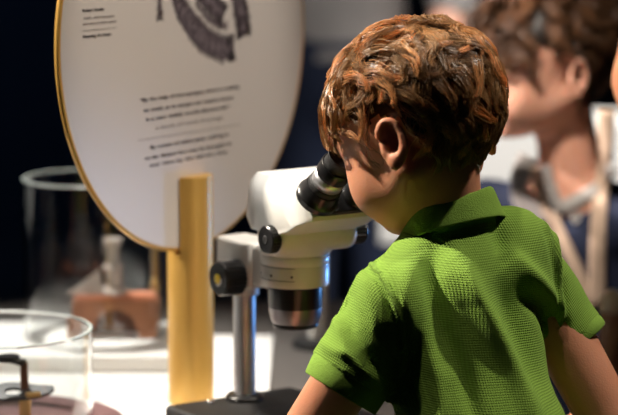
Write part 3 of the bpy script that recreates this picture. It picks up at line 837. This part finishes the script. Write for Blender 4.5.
o = MB().box((xa + .004, 2.866, zb), (xb - .004, 2.898, zb + .006)).build('pinkish_slat', mat('pinkish_wood', (.62, .24, .13), .5, var=.2), None, (xa, 2.88, zb), smooth=False, bevel=.001)
tag(o, 'thin pinkish wooden slat lying on top of the arched block', 'slat')
xt = P(113, 260, 2.88).x; ztb = zb + .006
mb = MB(); mb.lathe([(.016, ztb), (.016, ztb + .004), (.010, ztb + .010), (.010, ztb + .030), (.013, ztb + .034), (.007, ztb + .040), (.007, ztb + .060), (.012, ztb + .064), (.012, ztb + .070)], Matrix.Translation((xt, 2.88, 0)), 32)
o = mb.build('turned_tube', BONE, None, (xt, 2.88, ztb), autos=40); tag(o, 'pale turned antique tube upright on the wooden slat in the taller case', 'antique tube')
mb = MB(); vs = [P(66, 300, 2.875), P(100, 268, 2.875), P(104, 300, 2.875)]
mb.add([V(p.x, y, max(p.z, ztb)) for y in (2.870, 2.874) for p in vs], [[0, 1, 2], [5, 4, 3], [0, 2, 5, 3], [0, 3, 4, 1], [1, 4, 5, 2]])
o = mb.build('card_wedge', BONE, None, (vs[0].x, 2.872, ztb), smooth=False); tag(o, 'pale triangular card leaning left of the turned tube in the taller case', 'card')
xr_ = P(155, 297, 2.90).x; zr_ = P(155, 286, 2.90).z
rod = MB().lathe([(.010, .665), (.010, .668), (.0042, .670), (.0042, .80)], Matrix.Translation((xr_ , 2.925, 0)), 24).build('brass_rod', BRASS, None, (xr_, 2.925, .665), autos=40)
tag(rod, 'upright brass rod with a round knob standing beside the gold pole', 'rod')
mb = MB(); mb.lathe([(.0075 * math.sin(a), -.0075 * math.cos(a)) for a in [math.pi * (k + .02) / 12.04 for k in range(13)]], Matrix.Translation((xr_, 2.916, zr_)), 24); mb.build('round_knob', BRASS, rod, (xr_, 2.925, .665))

# stand behind the microscope
xs_ = P(318, 330, 2.93).x; sl = (xs_, 2.93, ZT)
stn = empty('display_stand', sl); tag(stn, 'blurred pale post on a round black foot, behind the microscope objective', 'stand')
mb = MB(); mb.lathe([(.034, ZT), (.034, ZT + .004), (.030, ZT + .010), (.016, ZT + .013)], Matrix.Translation((xs_, 2.93, 0)), 40); mb.build('foot', BLACKM, stn, sl, autos=40)
mb = MB(); mb.lathe([(.0135, ZT + .012), (.0125, ZT + .09), (.0145, ZT + .14), (.0145, ZT + .165), (.012, ZT + .168)], Matrix.Translation((xs_, 2.93, 0)), 40); mb.build('post', MIC, stn, sl, autos=40)

# far white display block
bk = MB().box((.125, 4.12, .58), (1.2, 4.36, .80)).build('display_block', WHITE, None, (.6, 4.3, 0), smooth=False, bevel=.004)
tag(bk, 'bright white display block behind the boy in the navy shirt', 'display block')
MB().box((.16, 4.14, 0), (1.15, 4.34, .58)).build('block_base', DARKF, bk, (.6, 4.3, 0), smooth=False)
# barrier post
bx = P(613, 305, 2.82); bl = (bx.x, 2.82, 0)
bp_ = empty('barrier_post', bl); tag(bp_, 'tan post with a round cream top at the right edge beside the green sleeve', 'post')
mb = MB(); mb.lathe([(.11, 0), (.11, .012), (.03, .025), (.017, .04), (.017, bx.z - .012), (.012, bx.z)], Matrix.Translation((bx.x, 2.82, 0)), 36); mb.build('pole', TAN, bp_, bl, autos=40)
rb = .0175
mb = MB(); mb.lathe([(rb * math.sin(a), -rb * math.cos(a) * 1.15) for a in [math.pi * (k + .02) / 16.04 for k in range(17)]], Matrix.Translation(bx), 32); mb.build('ball_top', CREAM, bp_, bl)
# ================================================================== people
def vnormals(P, Fc):
    a, b, c, d = P[Fc[:, 0]], P[Fc[:, 1]], P[Fc[:, 2]], P[Fc[:, 3]]
    n = np.cross(c - a, d - b); N = np.zeros_like(P)
    for i in range(4):
        for q in range(3): N[:, q] += np.bincount(Fc[:, i], n[:, q], len(P))
    return N / (np.linalg.norm(N, axis=1)[:, None] + 1e-12)
def polydist(Q, line):
    """distance of 2D points Q to a polyline, and position 0..1 along it"""
    best = np.full(len(Q), 1e9); tt = np.zeros(len(Q)); n = len(line) - 1
    for i in range(n):
        a = np.array(line[i]); b = np.array(line[i + 1]); ba = b - a
        t = np.clip(((Q - a) @ ba) / (ba @ ba), 0, 1); d = np.linalg.norm(Q - a - t[:, None] * ba, axis=1)
        m = d < best; best[m] = d[m]; tt[m] = (i + t[m]) / n
    return best, tt
def clipcone(v, a, b, ra, rb, end, ax, k=.01, side=None, ratio=1.0):
    """capsule cut off square by the plane through `end`"""
    a = np.array(a, np.float32); b = np.array(b, np.float32); m = max(ra, rb) + k + .012
    i, X, Y, Z = v.sub(np.minimum(a, b) - m, np.maximum(a, b) + m)
    ba = b - a; L2 = float(ba @ ba)
    px, py, pz = X - a[0], Y - a[1], Z - a[2]
    t = np.clip((px * ba[0] + py * ba[1] + pz * ba[2]) / L2, 0, 1)
    l = np.sqrt((px - t * ba[0]) ** 2 + (py - t * ba[1]) ** 2 + (pz - t * ba[2]) ** 2) - (ra + (rb - ra) * t)
    e = np.array(end); x = np.array(ax)
    v.put(i, np.maximum(l, (X - e[0]) * x[0] + (Y - e[1]) * x[1] + (Z - e[2]) * x[2]), k, 'u')
def leg(v, hip, knee, ankle, toe, s=1.0):
    v.cone(hip, knee, .062 * s, .040 * s, .02 * s); v.cone(knee, ankle, .039 * s, .024 * s, .012 * s)
    v.cone(ankle, toe, .024 * s, .018 * s, .01 * s)
def shoe(name, ankle, toe, parent, s=1.0):
    a = Vector(ankle); t = Vector(toe); d = V(t.x - a.x, t.y - a.y, 0).normalized(); w_ = V(-d.y, d.x, 0)
    v = Vol(np.arange(min(a.x, t.x) - .09, max(a.x, t.x) + .09, .005), np.arange(min(a.y, t.y) - .09, max(a.y, t.y) + .09, .005), np.arange(-.004, a.z + .06, .005))
    h = a - d * .022 * s; h.z = .028 * s; f_ = t + d * .02 * s; f_.z = .022 * s
    v.cone(h, f_, .036 * s, .030 * s, .01); v.cone(a + V(0, 0, .005), h, .034 * s, .034 * s, .02)
    i, X, Y, Z = v.sub((-9, -9, -9), (9, 9, 9)); v.F = np.maximum(v.F, .0015 - Z)
    P_, F_ = v.mesh(); return obj(name, P_, F_, SHOE, parent, parent['_w'])

# ---------------------------------------------------------------- the boy in the green polo shirt
A1 = axes((-.76, .65), R(32)); C1 = at(415, 115, 2.255)
N1 = at(450, 236, 2.245); P1 = V(.195, 2.12, .52)
dT = P1 - N1
JL, JR = at(394, 303, 2.185), at(540, 296, 2.29)
SEL = at(345, 383, 2.170); EL = at(303, 443, 2.262)
SER = at(572, 338, 2.285); ER = at(611, 425, 2.25)
WL = at(262, 468, 2.36); WR = at(535, 462, 2.43)
Tf = V(-.5, .866, 0); Tr = V(.866, .5, 0)
lo = (-.12, 1.95, -.005); hi = (.40, 2.66, 1.14)
v = Vol(grade(lo[0], hi[0], .02, .20, .0022, .005), grade(lo[1], hi[1], 2.14, 2.36, .0022, .005), grade(lo[2], hi[2], .89, 1.14, .0022, .006))
L1 = head(v, C1, A1, 1.0, neck=N1 - V(0, 0, .01), neck_r=(.0285, .037))
v.cone(N1 + dT * .22, N1 + dT * .60, .064, .060, .03, side=Tf, ratio=1.4)
v.cone(N1 + dT * .60, N1 + dT * 1.0, .062, .070, .03, side=Tf, ratio=1.25)
v.cone(at(425, 284, 2.22), JL, .028, .031, .03); v.cone(at(495, 268, 2.25), JR, .028, .031, .03)
for J, E, W_, nm in ((JL, EL, WL, 1), (JR, ER, WR, -1)):
    v.cone(J, E, .032, .0285, .015); v.cone(E, E + (W_ - E) * .3, .0270, .0275, .008); v.cone(E + (W_ - E) * .3, W_, .0275, .0185, .01)
    hand(v, W_, (W_ - E) * 1.0 + V(0, 0, -.0), V(0, 0, -1), .78, .35, thumb=nm)
for b in (-1, 1):
    hip = P1 + Tr * .042 * b; kn = V(hip.x + Tf.x * .03, hip.y + Tf.y * .03, .30); an = V(hip.x + .01 * b, hip.y, .06); to = an + Tf * .10; to.z = .026
    leg(v, hip, kn, an, to)
bP, bF = v.mesh(); bP = relax(bP, bF, 1, .3)
bl_ = (P1.x, P1.y, 0)
boy = obj('person', bP, bF, SKIN, None, bl_)
tag(boy, 'boy in a green polo shirt seen from behind, bending to the white microscope', 'person')
# shirt
v = Vol(grade(-.08, .40, -.03, .34, .0024, .005), np.arange(2.0, 2.46, .0026), grade(.50, .96, .60, .96, .0024, .005))
v.cone(N1 + dT * .20, N1 + dT * .58, .083, .084, .03, side=Tf, ratio=1.30)
i, X, Y, Z = v.sub((-9, -9, -9), (9, 9, 9))
v.cone(N1 + dT * .58, N1 + dT * 1.04, .084, .094, .03, side=Tf, ratio=1.22)
v.cone(at(416, 276, 2.222), JL, .036, .0385, .03); v.cone(at(508, 248, 2.26), JR, .042, .037, .03)
v.cone(N1 - V(0, 0, .012), N1 - V(0, 0, .03), .045, .05, .025)
v.F = np.maximum(v.F, .565 - Z)
aL = (SEL - JL).normalized(); aR = (SER - JR).normalized()
# the cloth hangs a little wider at the back of the arm and the end tilts as in the photograph
eL = at(350, 377, 2.175)
clipcone(v, JL, JL + aL * .14, .0385, .0445, eL, aL, .018)
clipcone(v, JR, JR + aR * .14, .036, .037, SER, aR, .018)
sP, sF = v.mesh(); sP = relax(sP, sF, 2, .5); sN = vnormals(sP, sF)
S2 = lambda pts, Y=2.17: [(at(x, y, Y).x, at(x, y, Y).z) for x, y in pts]
FOLDS = [  # picture polyline, amplitude (m, outwards +), half width (m)
    ([(436, 246), (432, 275), (438, 310), (446, 350)], -.0075, .0105),
    ([(408, 262), (404, 300), (410, 330)], .0030, .010),
    ([(500, 230), (503, 244), (506, 258)], -.0050, .0080),
    ([(458, 262), (478, 300), (502, 345), (536, 415)], .0085, .0095),
    ([(500, 275), (520, 320), (552, 400)], -.0100, .0150),
    ([(512, 258), (540, 290), (572, 330)], .0070, .0085),
    ([(528, 292), (552, 320), (566, 350)], -.0060, .0085),
    ([(448, 330), (462, 370), (474, 415)], -.0050, .0090),
    ([(425, 330), (436, 370), (440, 415)], .0050, .0080),
    ([(402, 375), (410, 395), (414, 420)], -.0060, .0070),
    ([(540, 215), (560, 245), (570, 290)], .0035, .0060),
    ([(420, 236), (455, 228), (500, 222)], -.0025, .0045),
]
Q = sP[:, [0, 2]]; back = (sP[:, 1] < 2.245 + (sP[:, 0] - .16) * .5).astype(float)
for line, amp, wd in FOLDS:
    d, t = polydist(Q, S2(line)); g = np.exp(-(d / wd) ** 2) * np.sin(np.pi * np.clip(t * .86 + .07, 0, 1)) ** .8
    sP = sP + sN * (amp * 1.5 * g * back)[:, None]
SLV = [([(326, 345), (352, 352), (385, 385)], .0022, .005), ([(345, 300), (350, 330), (372, 355)], -.0030, .008), ([(368, 285), (378, 320), (384, 350)], .0030, .008), ([(384, 330), (388, 360), (388, 385)], -.0040, .007), ([(335, 320), (345, 345)], .002, .006)]
for line, amp, wd in SLV:
    d, t = polydist(Q, S2(line, 2.16)); g = np.exp(-(d / wd) ** 2); sP = sP + sN * (amp * 1.5 * g * back)[:, None]
seamL = [(362, 262), (378, 272), (391, 292), (400, 320), (402, 350), (398, 372)]; seamR = [(548, 222), (560, 248), (568, 285), (571, 330), (568, 350)]
for line in (seamL, seamR):
    d, t = polydist(Q, S2(line)); sP = sP + sN * ((.0024 * np.exp(-(d / .0026) ** 2) - .0026 * np.exp(-((d - .0045) / .003) ** 2)) * back)[:, None]
rng = np.random.default_rng(3)
for k in range(14):                                                 # small wrinkles
    c = sP[rng.integers(len(sP))]; dr = rng.normal(size=3); dr /= np.linalg.norm(dr); al = np.cross(dr, (0, 0, 1.)); al /= np.linalg.norm(al) + 1e-9
    r_ = sP - c; g = np.exp(-(r_ @ dr / .006) ** 2 - (r_ @ al / .03) ** 2 - ((r_ ** 2).sum(1) / .002)); sP = sP + sN * (rng.choice([-1, 1]) * .0010 * g)[:, None]
sP = relax(sP, sF, 1, .15)
# cloth coordinates: torso by width and height, sleeves around the arm
uv = np.zeros((len(sP), 3))
tx = sP @ np.array(Tr); uv[:, 0] = tx * 1.0; uv[:, 1] = sP[:, 2] / .97
for J, ax, seam in ((JL, aL, seamL), (JR, aR, seamR)):
    sl_ = S2(seam); zz = [p[1] for p in sl_][::-1]; xx = [p[0] for p in sl_][::-1]
    xs_at = np.interp(sP[:, 2], zz, xx)
    m = (sP[:, 0] < xs_at) if J is JL else (sP[:, 0] > xs_at)
    m &= (sP[:, 2] > .70)
    r_ = sP - np.array(J); e1 = np.array(ax.cross(V(0, 1, 0)).normalized()); e2 = np.array(ax.cross(Vector(e1)))
    uv[m, 0] = np.arctan2(r_[m] @ e1, -(r_[m] @ e2)) * .040; uv[m, 1] = r_[m] @ np.array(ax)
shirt = obj('polo_shirt', sP, sF, GREEN, boy, bl_, col=uv)
# cuffs
def cuff(J, ax, end, r0, r1, ln, name, off=(0, 0, 0), squash=1.0):
    e1 = ax.cross(V(0, 1, 0)).normalized(); e2 = ax.cross(e1)
    c0 = J + ax * (end - J).dot(ax) + Vector(off); mb = MB(); rings = []
    prof_ = [(r0 - .001, -.006), (r0, -.002), (r0 + .0004, .001), (r1, ln - .001), (r1 - .0006, ln), (r1 - .0022, ln - .0004), (r0 - .004, .0)]
    for r_, h in prof_:
        rings.append([c0 + ax * h + (e1 * math.cos(q) + e2 * math.sin(q) * squash) * (r_ + .0012 * math.sin(3 * q + h * 60)) for q in [2 * math.pi * k / 72 for k in range(72)]])
    mb.loft(rings, cap=False)
    return mb.build(name, GREENP, boy, bl_)
cuff(JL, aL, eL, .0405, .0395, .0185, 'sleeve_cuff')
cuff(JR, aR, SER, .0360, .0355, .0075, 'sleeve_cuff')
# collar
nn_ = (C1 - N1); nn_ = (V(nn_.x * .9, .035, nn_.z)).normalized()
cc = at(452, 223, 2.243)
ex = (V(1, 0, 0) - nn_ * nn_.x).normalized(); ey = nn_.cross(ex)
rings = []
prof_ = [(.0440, -.012), (.0435, .004), (.0430, .014), (.0440, .0185), (.0462, .0195), (.0482, .0165), (.0505, .006), (.0530, -.0050), (.0540, -.0085), (.0520, -.0085), (.0500, -.002)]
nseg = 80
for r_, h in prof_:
    ring = []
    for k in range(nseg):
        q = R(-255 + 330 * k / (nseg - 1)) if False else R(-262 + 344 * k / (nseg - 1))
        x_, y_ = math.cos(q), math.sin(q)
        fl = math.exp(-((q - R(-32)) / .35) ** 2)                    # flared corner on the right
        rr_ = r_ + .0045 * fl * max(0, (h + .012) / .03) + .001 * math.sin(q * 5)
        ring.append(cc + ex * x_ * rr_ + ey * y_ * rr_ * .96 + nn_ * (h + .004 * fl * (h > 0)))
    rings.append(ring)
mb = MB(); n = nseg; vs = [p for r_ in rings for p in r_]
fs = [[j * n + i, j * n + i + 1, (j + 1) * n + i + 1, (j + 1) * n + i] for j in range(len(rings) - 1) for i in range(n - 1)]
mb.add(vs, fs); mb.build('collar', GREENP, boy, bl_, sub=1)
# trousers and shoes
def garment(name, prims, m_, parent, h=.005, cut=None, clips=()):
    pts = np.array([p for q in prims for p in (q[0], q[1])]); rm = max(max(q[2], q[3]) for q in prims) + .02
    lo_, hi_ = pts.min(0) - rm, pts.max(0) + rm
    v = Vol(np.arange(lo_[0], hi_[0], h), np.arange(lo_[1], hi_[1], h), np.arange(lo_[2], hi_[2], h))
    for q in prims: v.cone(q[0], q[1], q[2], q[3], q[4] if len(q) > 4 else .02, side=q[5] if len(q) > 5 else None, ratio=q[6] if len(q) > 6 else 1.0)
    i, X, Y, Z = v.sub((-99,) * 3, (99,) * 3)
    if cut is not None: v.F = np.maximum(v.F, cut - Z)
    for p_, n_ in clips: v.F = np.maximum(v.F, (X - p_[0]) * n_[0] + (Y - p_[1]) * n_[1] + (Z - p_[2]) * n_[2])
    P_, F_ = v.mesh(); P_ = relax(P_, F_, 1)
    return obj(name, P_, F_, m_, parent, parent['_w'])
pr_ = [(P1 + V(-.004, .01, .06), P1 - V(0, 0, .03), .082, .084, .02, Tf, 1.2)]
for b in (-1, 1):
    hip = P1 + Tr * .042 * b; pr_.append((hip, V(hip.x + Tf.x * .03, hip.y + Tf.y * .03, .28), .070, .062))
    shoe('shoe', V(hip.x + .01 * b, hip.y, .06), V(hip.x + .01 * b, hip.y, .06) + Tf * .10, boy)
garment('shorts', pr_, JEANS, boy, cut=.29)
eyes(L1, A1, 1.0, boy, IRIS, .064)
def mask1(U):
    a, b, c = U[:, 0], U[:, 1], U[:, 2]
    hl = np.interp(a, [-1, -.55, -.36, -.22, -.02, .12, .30, .50, .75, 1], [-.97, -.97, -.88, -.30, -.16, -.22, .0, .28, .46, .5])
    hl = np.where((U[:, 1] > .2) & (a < .05), np.minimum(hl, -.88), hl)
    return c > hl
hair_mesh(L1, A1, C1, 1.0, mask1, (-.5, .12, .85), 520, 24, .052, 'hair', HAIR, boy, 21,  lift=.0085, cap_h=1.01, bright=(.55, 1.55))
# ---------------------------------------------------------------- the boy in the navy shirt behind
from mathutils.bvhtree import BVHTree
def surf(objs):
    bpy.context.view_layer.update(); dg = bpy.context.evaluated_depsgraph_get(); tr = []
    for o_ in objs:
        e = o_.evaluated_get(dg).data; W = o_.matrix_world
        tr.append(BVHTree.FromPolygons([W @ v_.co for v_ in e.vertices], [list(p.vertices) for p in e.polygons]))
    return tr
def hit(tr, px, py, lift=.002, fallback=3.03):
    o_ = V(0, 0, CAM_H); d = (at(px, py, 1.0) - o_).normalized(); best = None
    for t_ in tr:
        h = t_.ray_cast(o_, d)
        if h[0] is not None and (best is None or h[3] < best): best = h[3]; n_ = h[1]
    if best is None: return at(px, py, fallback)
    return o_ + d * best + n_ * (lift if n_.dot(d) < 0 else -lift)
def ribbon(tr, pts, wpx, name, m_, parent, thick=.003, fallback=3.03, sub_n=5):
    P2 = []
    for i in range(len(pts) - 1):
        for k in range(sub_n): 
            t = k / sub_n; P2.append((pts[i][0] + (pts[i + 1][0] - pts[i][0]) * t, pts[i][1] + (pts[i + 1][1] - pts[i][1]) * t))
    P2.append(pts[-1]); rows = []
    for i, p in enumerate(P2):
        a = P2[max(i - 2, 0)]; b = P2[min(i + 2, len(P2) - 1)]; dx, dy = b[0] - a[0], b[1] - a[1]; l = math.hypot(dx, dy)
        rows.append([hit(tr, p[0] - dy / l * wpx * q, p[1] + dx / l * wpx * q, .003, fallback) for q in (-.5, -.25, 0, .25, .5)])
    # smooth depth jumps
    for _ in range(3):
        for i in range(1, len(rows) - 1):
            for j in range(5): rows[i][j] = rows[i][j] * .5 + (rows[i - 1][j] + rows[i + 1][j]) * .25
    mb = MB(); vs = [p for r_ in rows for p in r_]
    mb.add(vs, [[i * 5 + j, i * 5 + j + 1, (i + 1) * 5 + j + 1, (i + 1) * 5 + j] for i in range(len(rows) - 1) for j in range(4)])
    return mb.build(name, m_, parent, parent['_w'], solid=thick)
A2 = axes((-.95, -.18), R(14)); C2 = at(543, 52, 3.12); s2 = 1.06
N2 = at(572, 182, 3.14); P2_ = V(.405, 3.20, .46); d2 = P2_ - N2
T2 = V(-.45, -.89, 0); R2 = V(-.89, .45, 0)
SA, SB = N2 + R2 * .125 - V(0, 0, .045), N2 - R2 * .125 - V(0, 0, .045)
arms2 = []
for S_, b in ((SA, 1), (SB, -1)):
    E_ = S_ + R2 * .03 * b + V(0, .02, -.20); W_ = E_ + T2 * .10 + V(0, 0, -.13); arms2.append((S_, E_, W_, b))
v = Vol(grade(.10, .66, .19, .42, .003, .006), grade(2.92, 3.36, 3.0, 3.22, .003, .006), grade(-.005, 1.16, .83, 1.16, .003, .007))
L2_ = head(v, C2, A2, s2, neck=N2, neck_r=(.035, .042))
v.cone(N2 + d2 * .22, N2 + d2 * .60, .070, .064, .03, side=T2, ratio=1.35)
v.cone(N2 + d2 * .60, P2_, .064, .075, .03, side=T2, ratio=1.2)
v.cone(N2 - V(0, 0, .03), SA, .034, .034, .03); v.cone(N2 - V(0, 0, .03), SB, .034, .034, .03)
for S_, E_, W_, b in arms2:
    v.cone(S_, E_, .032, .027, .01); v.cone(E_, W_, .027, .019, .01); hand(v, W_, W_ - E_, -T2, .8, .3, thumb=b)
feet2 = []
for b in (-1, 1):
    hp = P2_ + R2 * .045 * b; an = V(hp.x, hp.y + .01, .06); to = an + T2 * .10; to.z = .026; feet2.append((an, to)); leg(v, hp, V(hp.x, hp.y - .01, .27), an, to)
q_, f_ = v.mesh(); q_ = relax(q_, f_, 1, .3); b2l = (P2_.x, P2_.y, 0)
boy2 = tag(obj('person', q_, f_, SKIN2, None, b2l), 'boy in a navy shirt with beige straps, looking down behind the green-shirted boy', 'person')
pr_ = [(N2 + d2 * .20, N2 + d2 * .60, .088, .080, .03, T2, 1.3), (N2 + d2 * .60, N2 + d2 * 1.05, .082, .090, .03, T2, 1.2),
       (N2 - V(0, 0, .042), SA, .036, .040, .03), (N2 - V(0, 0, .042), SB, .036, .040, .03)]
for S_, E_, W_, b in arms2: pr_.append((S_, S_ + (E_ - S_) * .75, .039, .036, .012))
shirt2 = garment('shirt', pr_, NAVY, boy2, .0045, cut=.45, clips=[(N2 + T2 * .048 - V(0, 0, .050), T2 * .9 + V(0, 0, .44))])
tr2 = surf([shirt2, boy2])
ribbon(tr2, [(546, 165), (549, 182), (556, 202), (562, 214)], 12, 'collar', GREYC, boy2)
ribbon(tr2, [(612, 168), (600, 186), (580, 199), (560, 208)], 13, 'collar', PALEC, boy2)
ribbon(tr2, [(529, 156), (520, 178), (524, 205), (545, 225)], 22, 'vest_edge', GREYC, boy2)
ribbon(tr2, [(535, 168), (545, 200), (566, 245), (594, 305)], 12, 'beige_strap', BEIGE, boy2)
ribbon(tr2, [(607, 110), (605, 150), (600, 200), (597, 250), (597, 310)], 16, 'beige_strap', BEIGE, boy2)
ribbon(tr2, [(572, 217), (576, 226), (580, 217)], 4, 'chest_emblem', PALEC, boy2, thick=.001, sub_n=3)
ribbon(tr2, [(570, 213), (583, 213)], 3, 'chest_emblem', PALEC, boy2, thick=.001, sub_n=3)
pr_ = [(P2_ + V(0, 0, .02), P2_ - V(0, 0, .02), .085, .085, .02, T2, 1.2)]
for (an, to), b in zip(feet2, (-1, 1)):
    hp = P2_ + R2 * .045 * b; pr_.append((hp, V(hp.x, hp.y, .08), .068, .045)); shoe('shoe', an, to, boy2)
garment('trousers', pr_, DARKF, boy2, .006, cut=.075)
eyes(L2_, A2, s2, boy2, IRIS, .0715)
def mask2(U):
    a, b, c = U[:, 0], U[:, 1], U[:, 2]
    hl = np.interp(a, [-1, -.55, -.36, -.22, -.02, .12, .30, .50, .75, 1], [-.86, -.86, -.74, -.28, -.14, -.04, .10, .14, .16, .18])
    return c > hl
hair_mesh(L2_, A2, C2, s2, mask2, (-.4, -.1, .9), 300, 22, .048, 'hair', HAIR2, boy2, 5, lift=.013, grav=.05, rad=.0008, cap_h=1.02, bright=(.6, 1.7))

# ---------------------------------------------------------------- grown-ups
def adult(base, face, sh, el, wr, el2, wr2, skin, shirt_m, trouser_m, hair_m, label, seed, s=1.0, sleeve=.45):
    T_ = Vector((face[0], face[1], 0)).normalized(); R_ = T_.cross(V(0, 0, 1))
    base = Vector(base); hipz, shz = .92 * s, 1.38 * s
    P_ = base + V(0, 0, hipz); N_ = base + V(0, 0, 1.43 * s)
    A_ = axes(T_, R(12)); C_ = base + V(0, 0, 1.60 * s) + T_ * .02
    pts = [P_, N_, C_, sh, el, wr, el2, wr2]; lo_ = np.min(np.array(pts), 0) - .16; hi_ = np.max(np.array(pts), 0) + .16
    lo_[2] = -.005
    v = Vol(np.arange(lo_[0], hi_[0], .008), np.arange(lo_[1], hi_[1], .008), grade(-.005, hi_[2], 1.5 * s, 1.75 * s, .006, .010))
    L_ = head(v, C_, A_, 1.15 * s, neck=N_, neck_r=(.045, .05))
    v.cone(N_ - V(0, 0, .15), P_ + V(0, 0, .15), .125, .105, .03, side=T_, ratio=1.4); v.cone(P_ + V(0, 0, .15), P_, .105, .125, .04, side=T_, ratio=1.3)
    sh2 = N_ * 2 - Vector(sh); sh2.z = sh.z
    for S_, E_, W_, th in ((sh, el, wr, 1), (sh2, el2, wr2, -1)):
        v.cone(N_ - V(0, 0, .05), S_, .055, .052, .03); v.cone(S_, E_, .047, .037, .02); v.cone(E_, E_ + (W_ - E_) * .3, .037, .036, .01); v.cone(E_ + (W_ - E_) * .3, W_, .036, .026, .01)
        hand(v, W_, W_ - E_, -R_, 1.05, .4, thumb=th)
    ft = []
    for b in (-1, 1):
        hp = P_ + R_ * .085 * b; an = V(hp.x, hp.y, .08); to = an + T_ * .15; to.z = .03; ft.append((hp, an, to))
        leg(v, hp, V(hp.x, hp.y, .5 * s), an, to, 1.25)
    q_, f_ = v.mesh(); q_ = relax(q_, f_, 1, .3)
    pl_ = tuple(base); o_ = tag(obj('person', q_, f_, skin, None, pl_), label, 'person')
    pr_ = [(N_ - V(0, 0, .16), P_ + V(0, 0, .15), .140, .120, .03, T_, 1.35), (P_ + V(0, 0, .15), P_ - V(0, 0, .02), .120, .142, .04, T_, 1.25)]
    for S_, E_ in ((sh, el), (sh2, el2)): pr_ += [(N_ - V(0, 0, .065), S_, .058, .058, .03), (S_, S_ + (E_ - S_) * sleeve, .056, .052, .015)]
    garment('shirt', pr_, shirt_m, o_, .009, cut=hipz + .01)
    pr_ = [(P_ + V(0, 0, .03), P_ - V(0, 0, .03), .135, .135, .03, T_, 1.25)]
    for hp, an, to in ft: pr_.append((hp, V(hp.x, hp.y, .10), .090, .055)); shoe('shoe', an, to, o_, 1.3)
    garment('trousers', pr_, trouser_m, o_, .010, cut=.095)
    eyes(L_, A_, 1.15 * s, o_, IRIS)
    hair_mesh(L_, A_, C_, 1.15 * s, mask1, (-.4, .1, .9), 90, 14, .06, 'hair', hair_m, o_, seed, lift=.010, rad=.0014, cap_h=1.03)
    return o_
sh_ = at(700, -190, 2.62); el_ = at(646, 80, 2.60); wr_ = at(700, 290, 2.52)
adult((sh_.x + .17, 2.66, 0), (-.2, -1), sh_, el_, wr_, V(sh_.x + .42, 2.66, 1.08), V(sh_.x + .40, 2.56, .86), SKIN, PALEC, DARKF, HAIR2,
      'grown-up at the right edge, only a bare elbow showing beside the dark-haired boy', 31, sleeve=.35)
sh_ = at(425, -150, 4.66); el_ = at(454, 6, 4.63); wr_ = at(424, 82, 4.54)
adult((sh_.x - .165, 4.68, 0), (.1, -1), sh_, el_, wr_, V(sh_.x - .36, 4.66, 1.03), V(sh_.x - .34, 4.60, .84), SKIN2, GREYC, JEANS, HAIR,
      'blurred distant grown-up in a pale grey shirt with one elbow out', 33, s=.93, sleeve=.97)
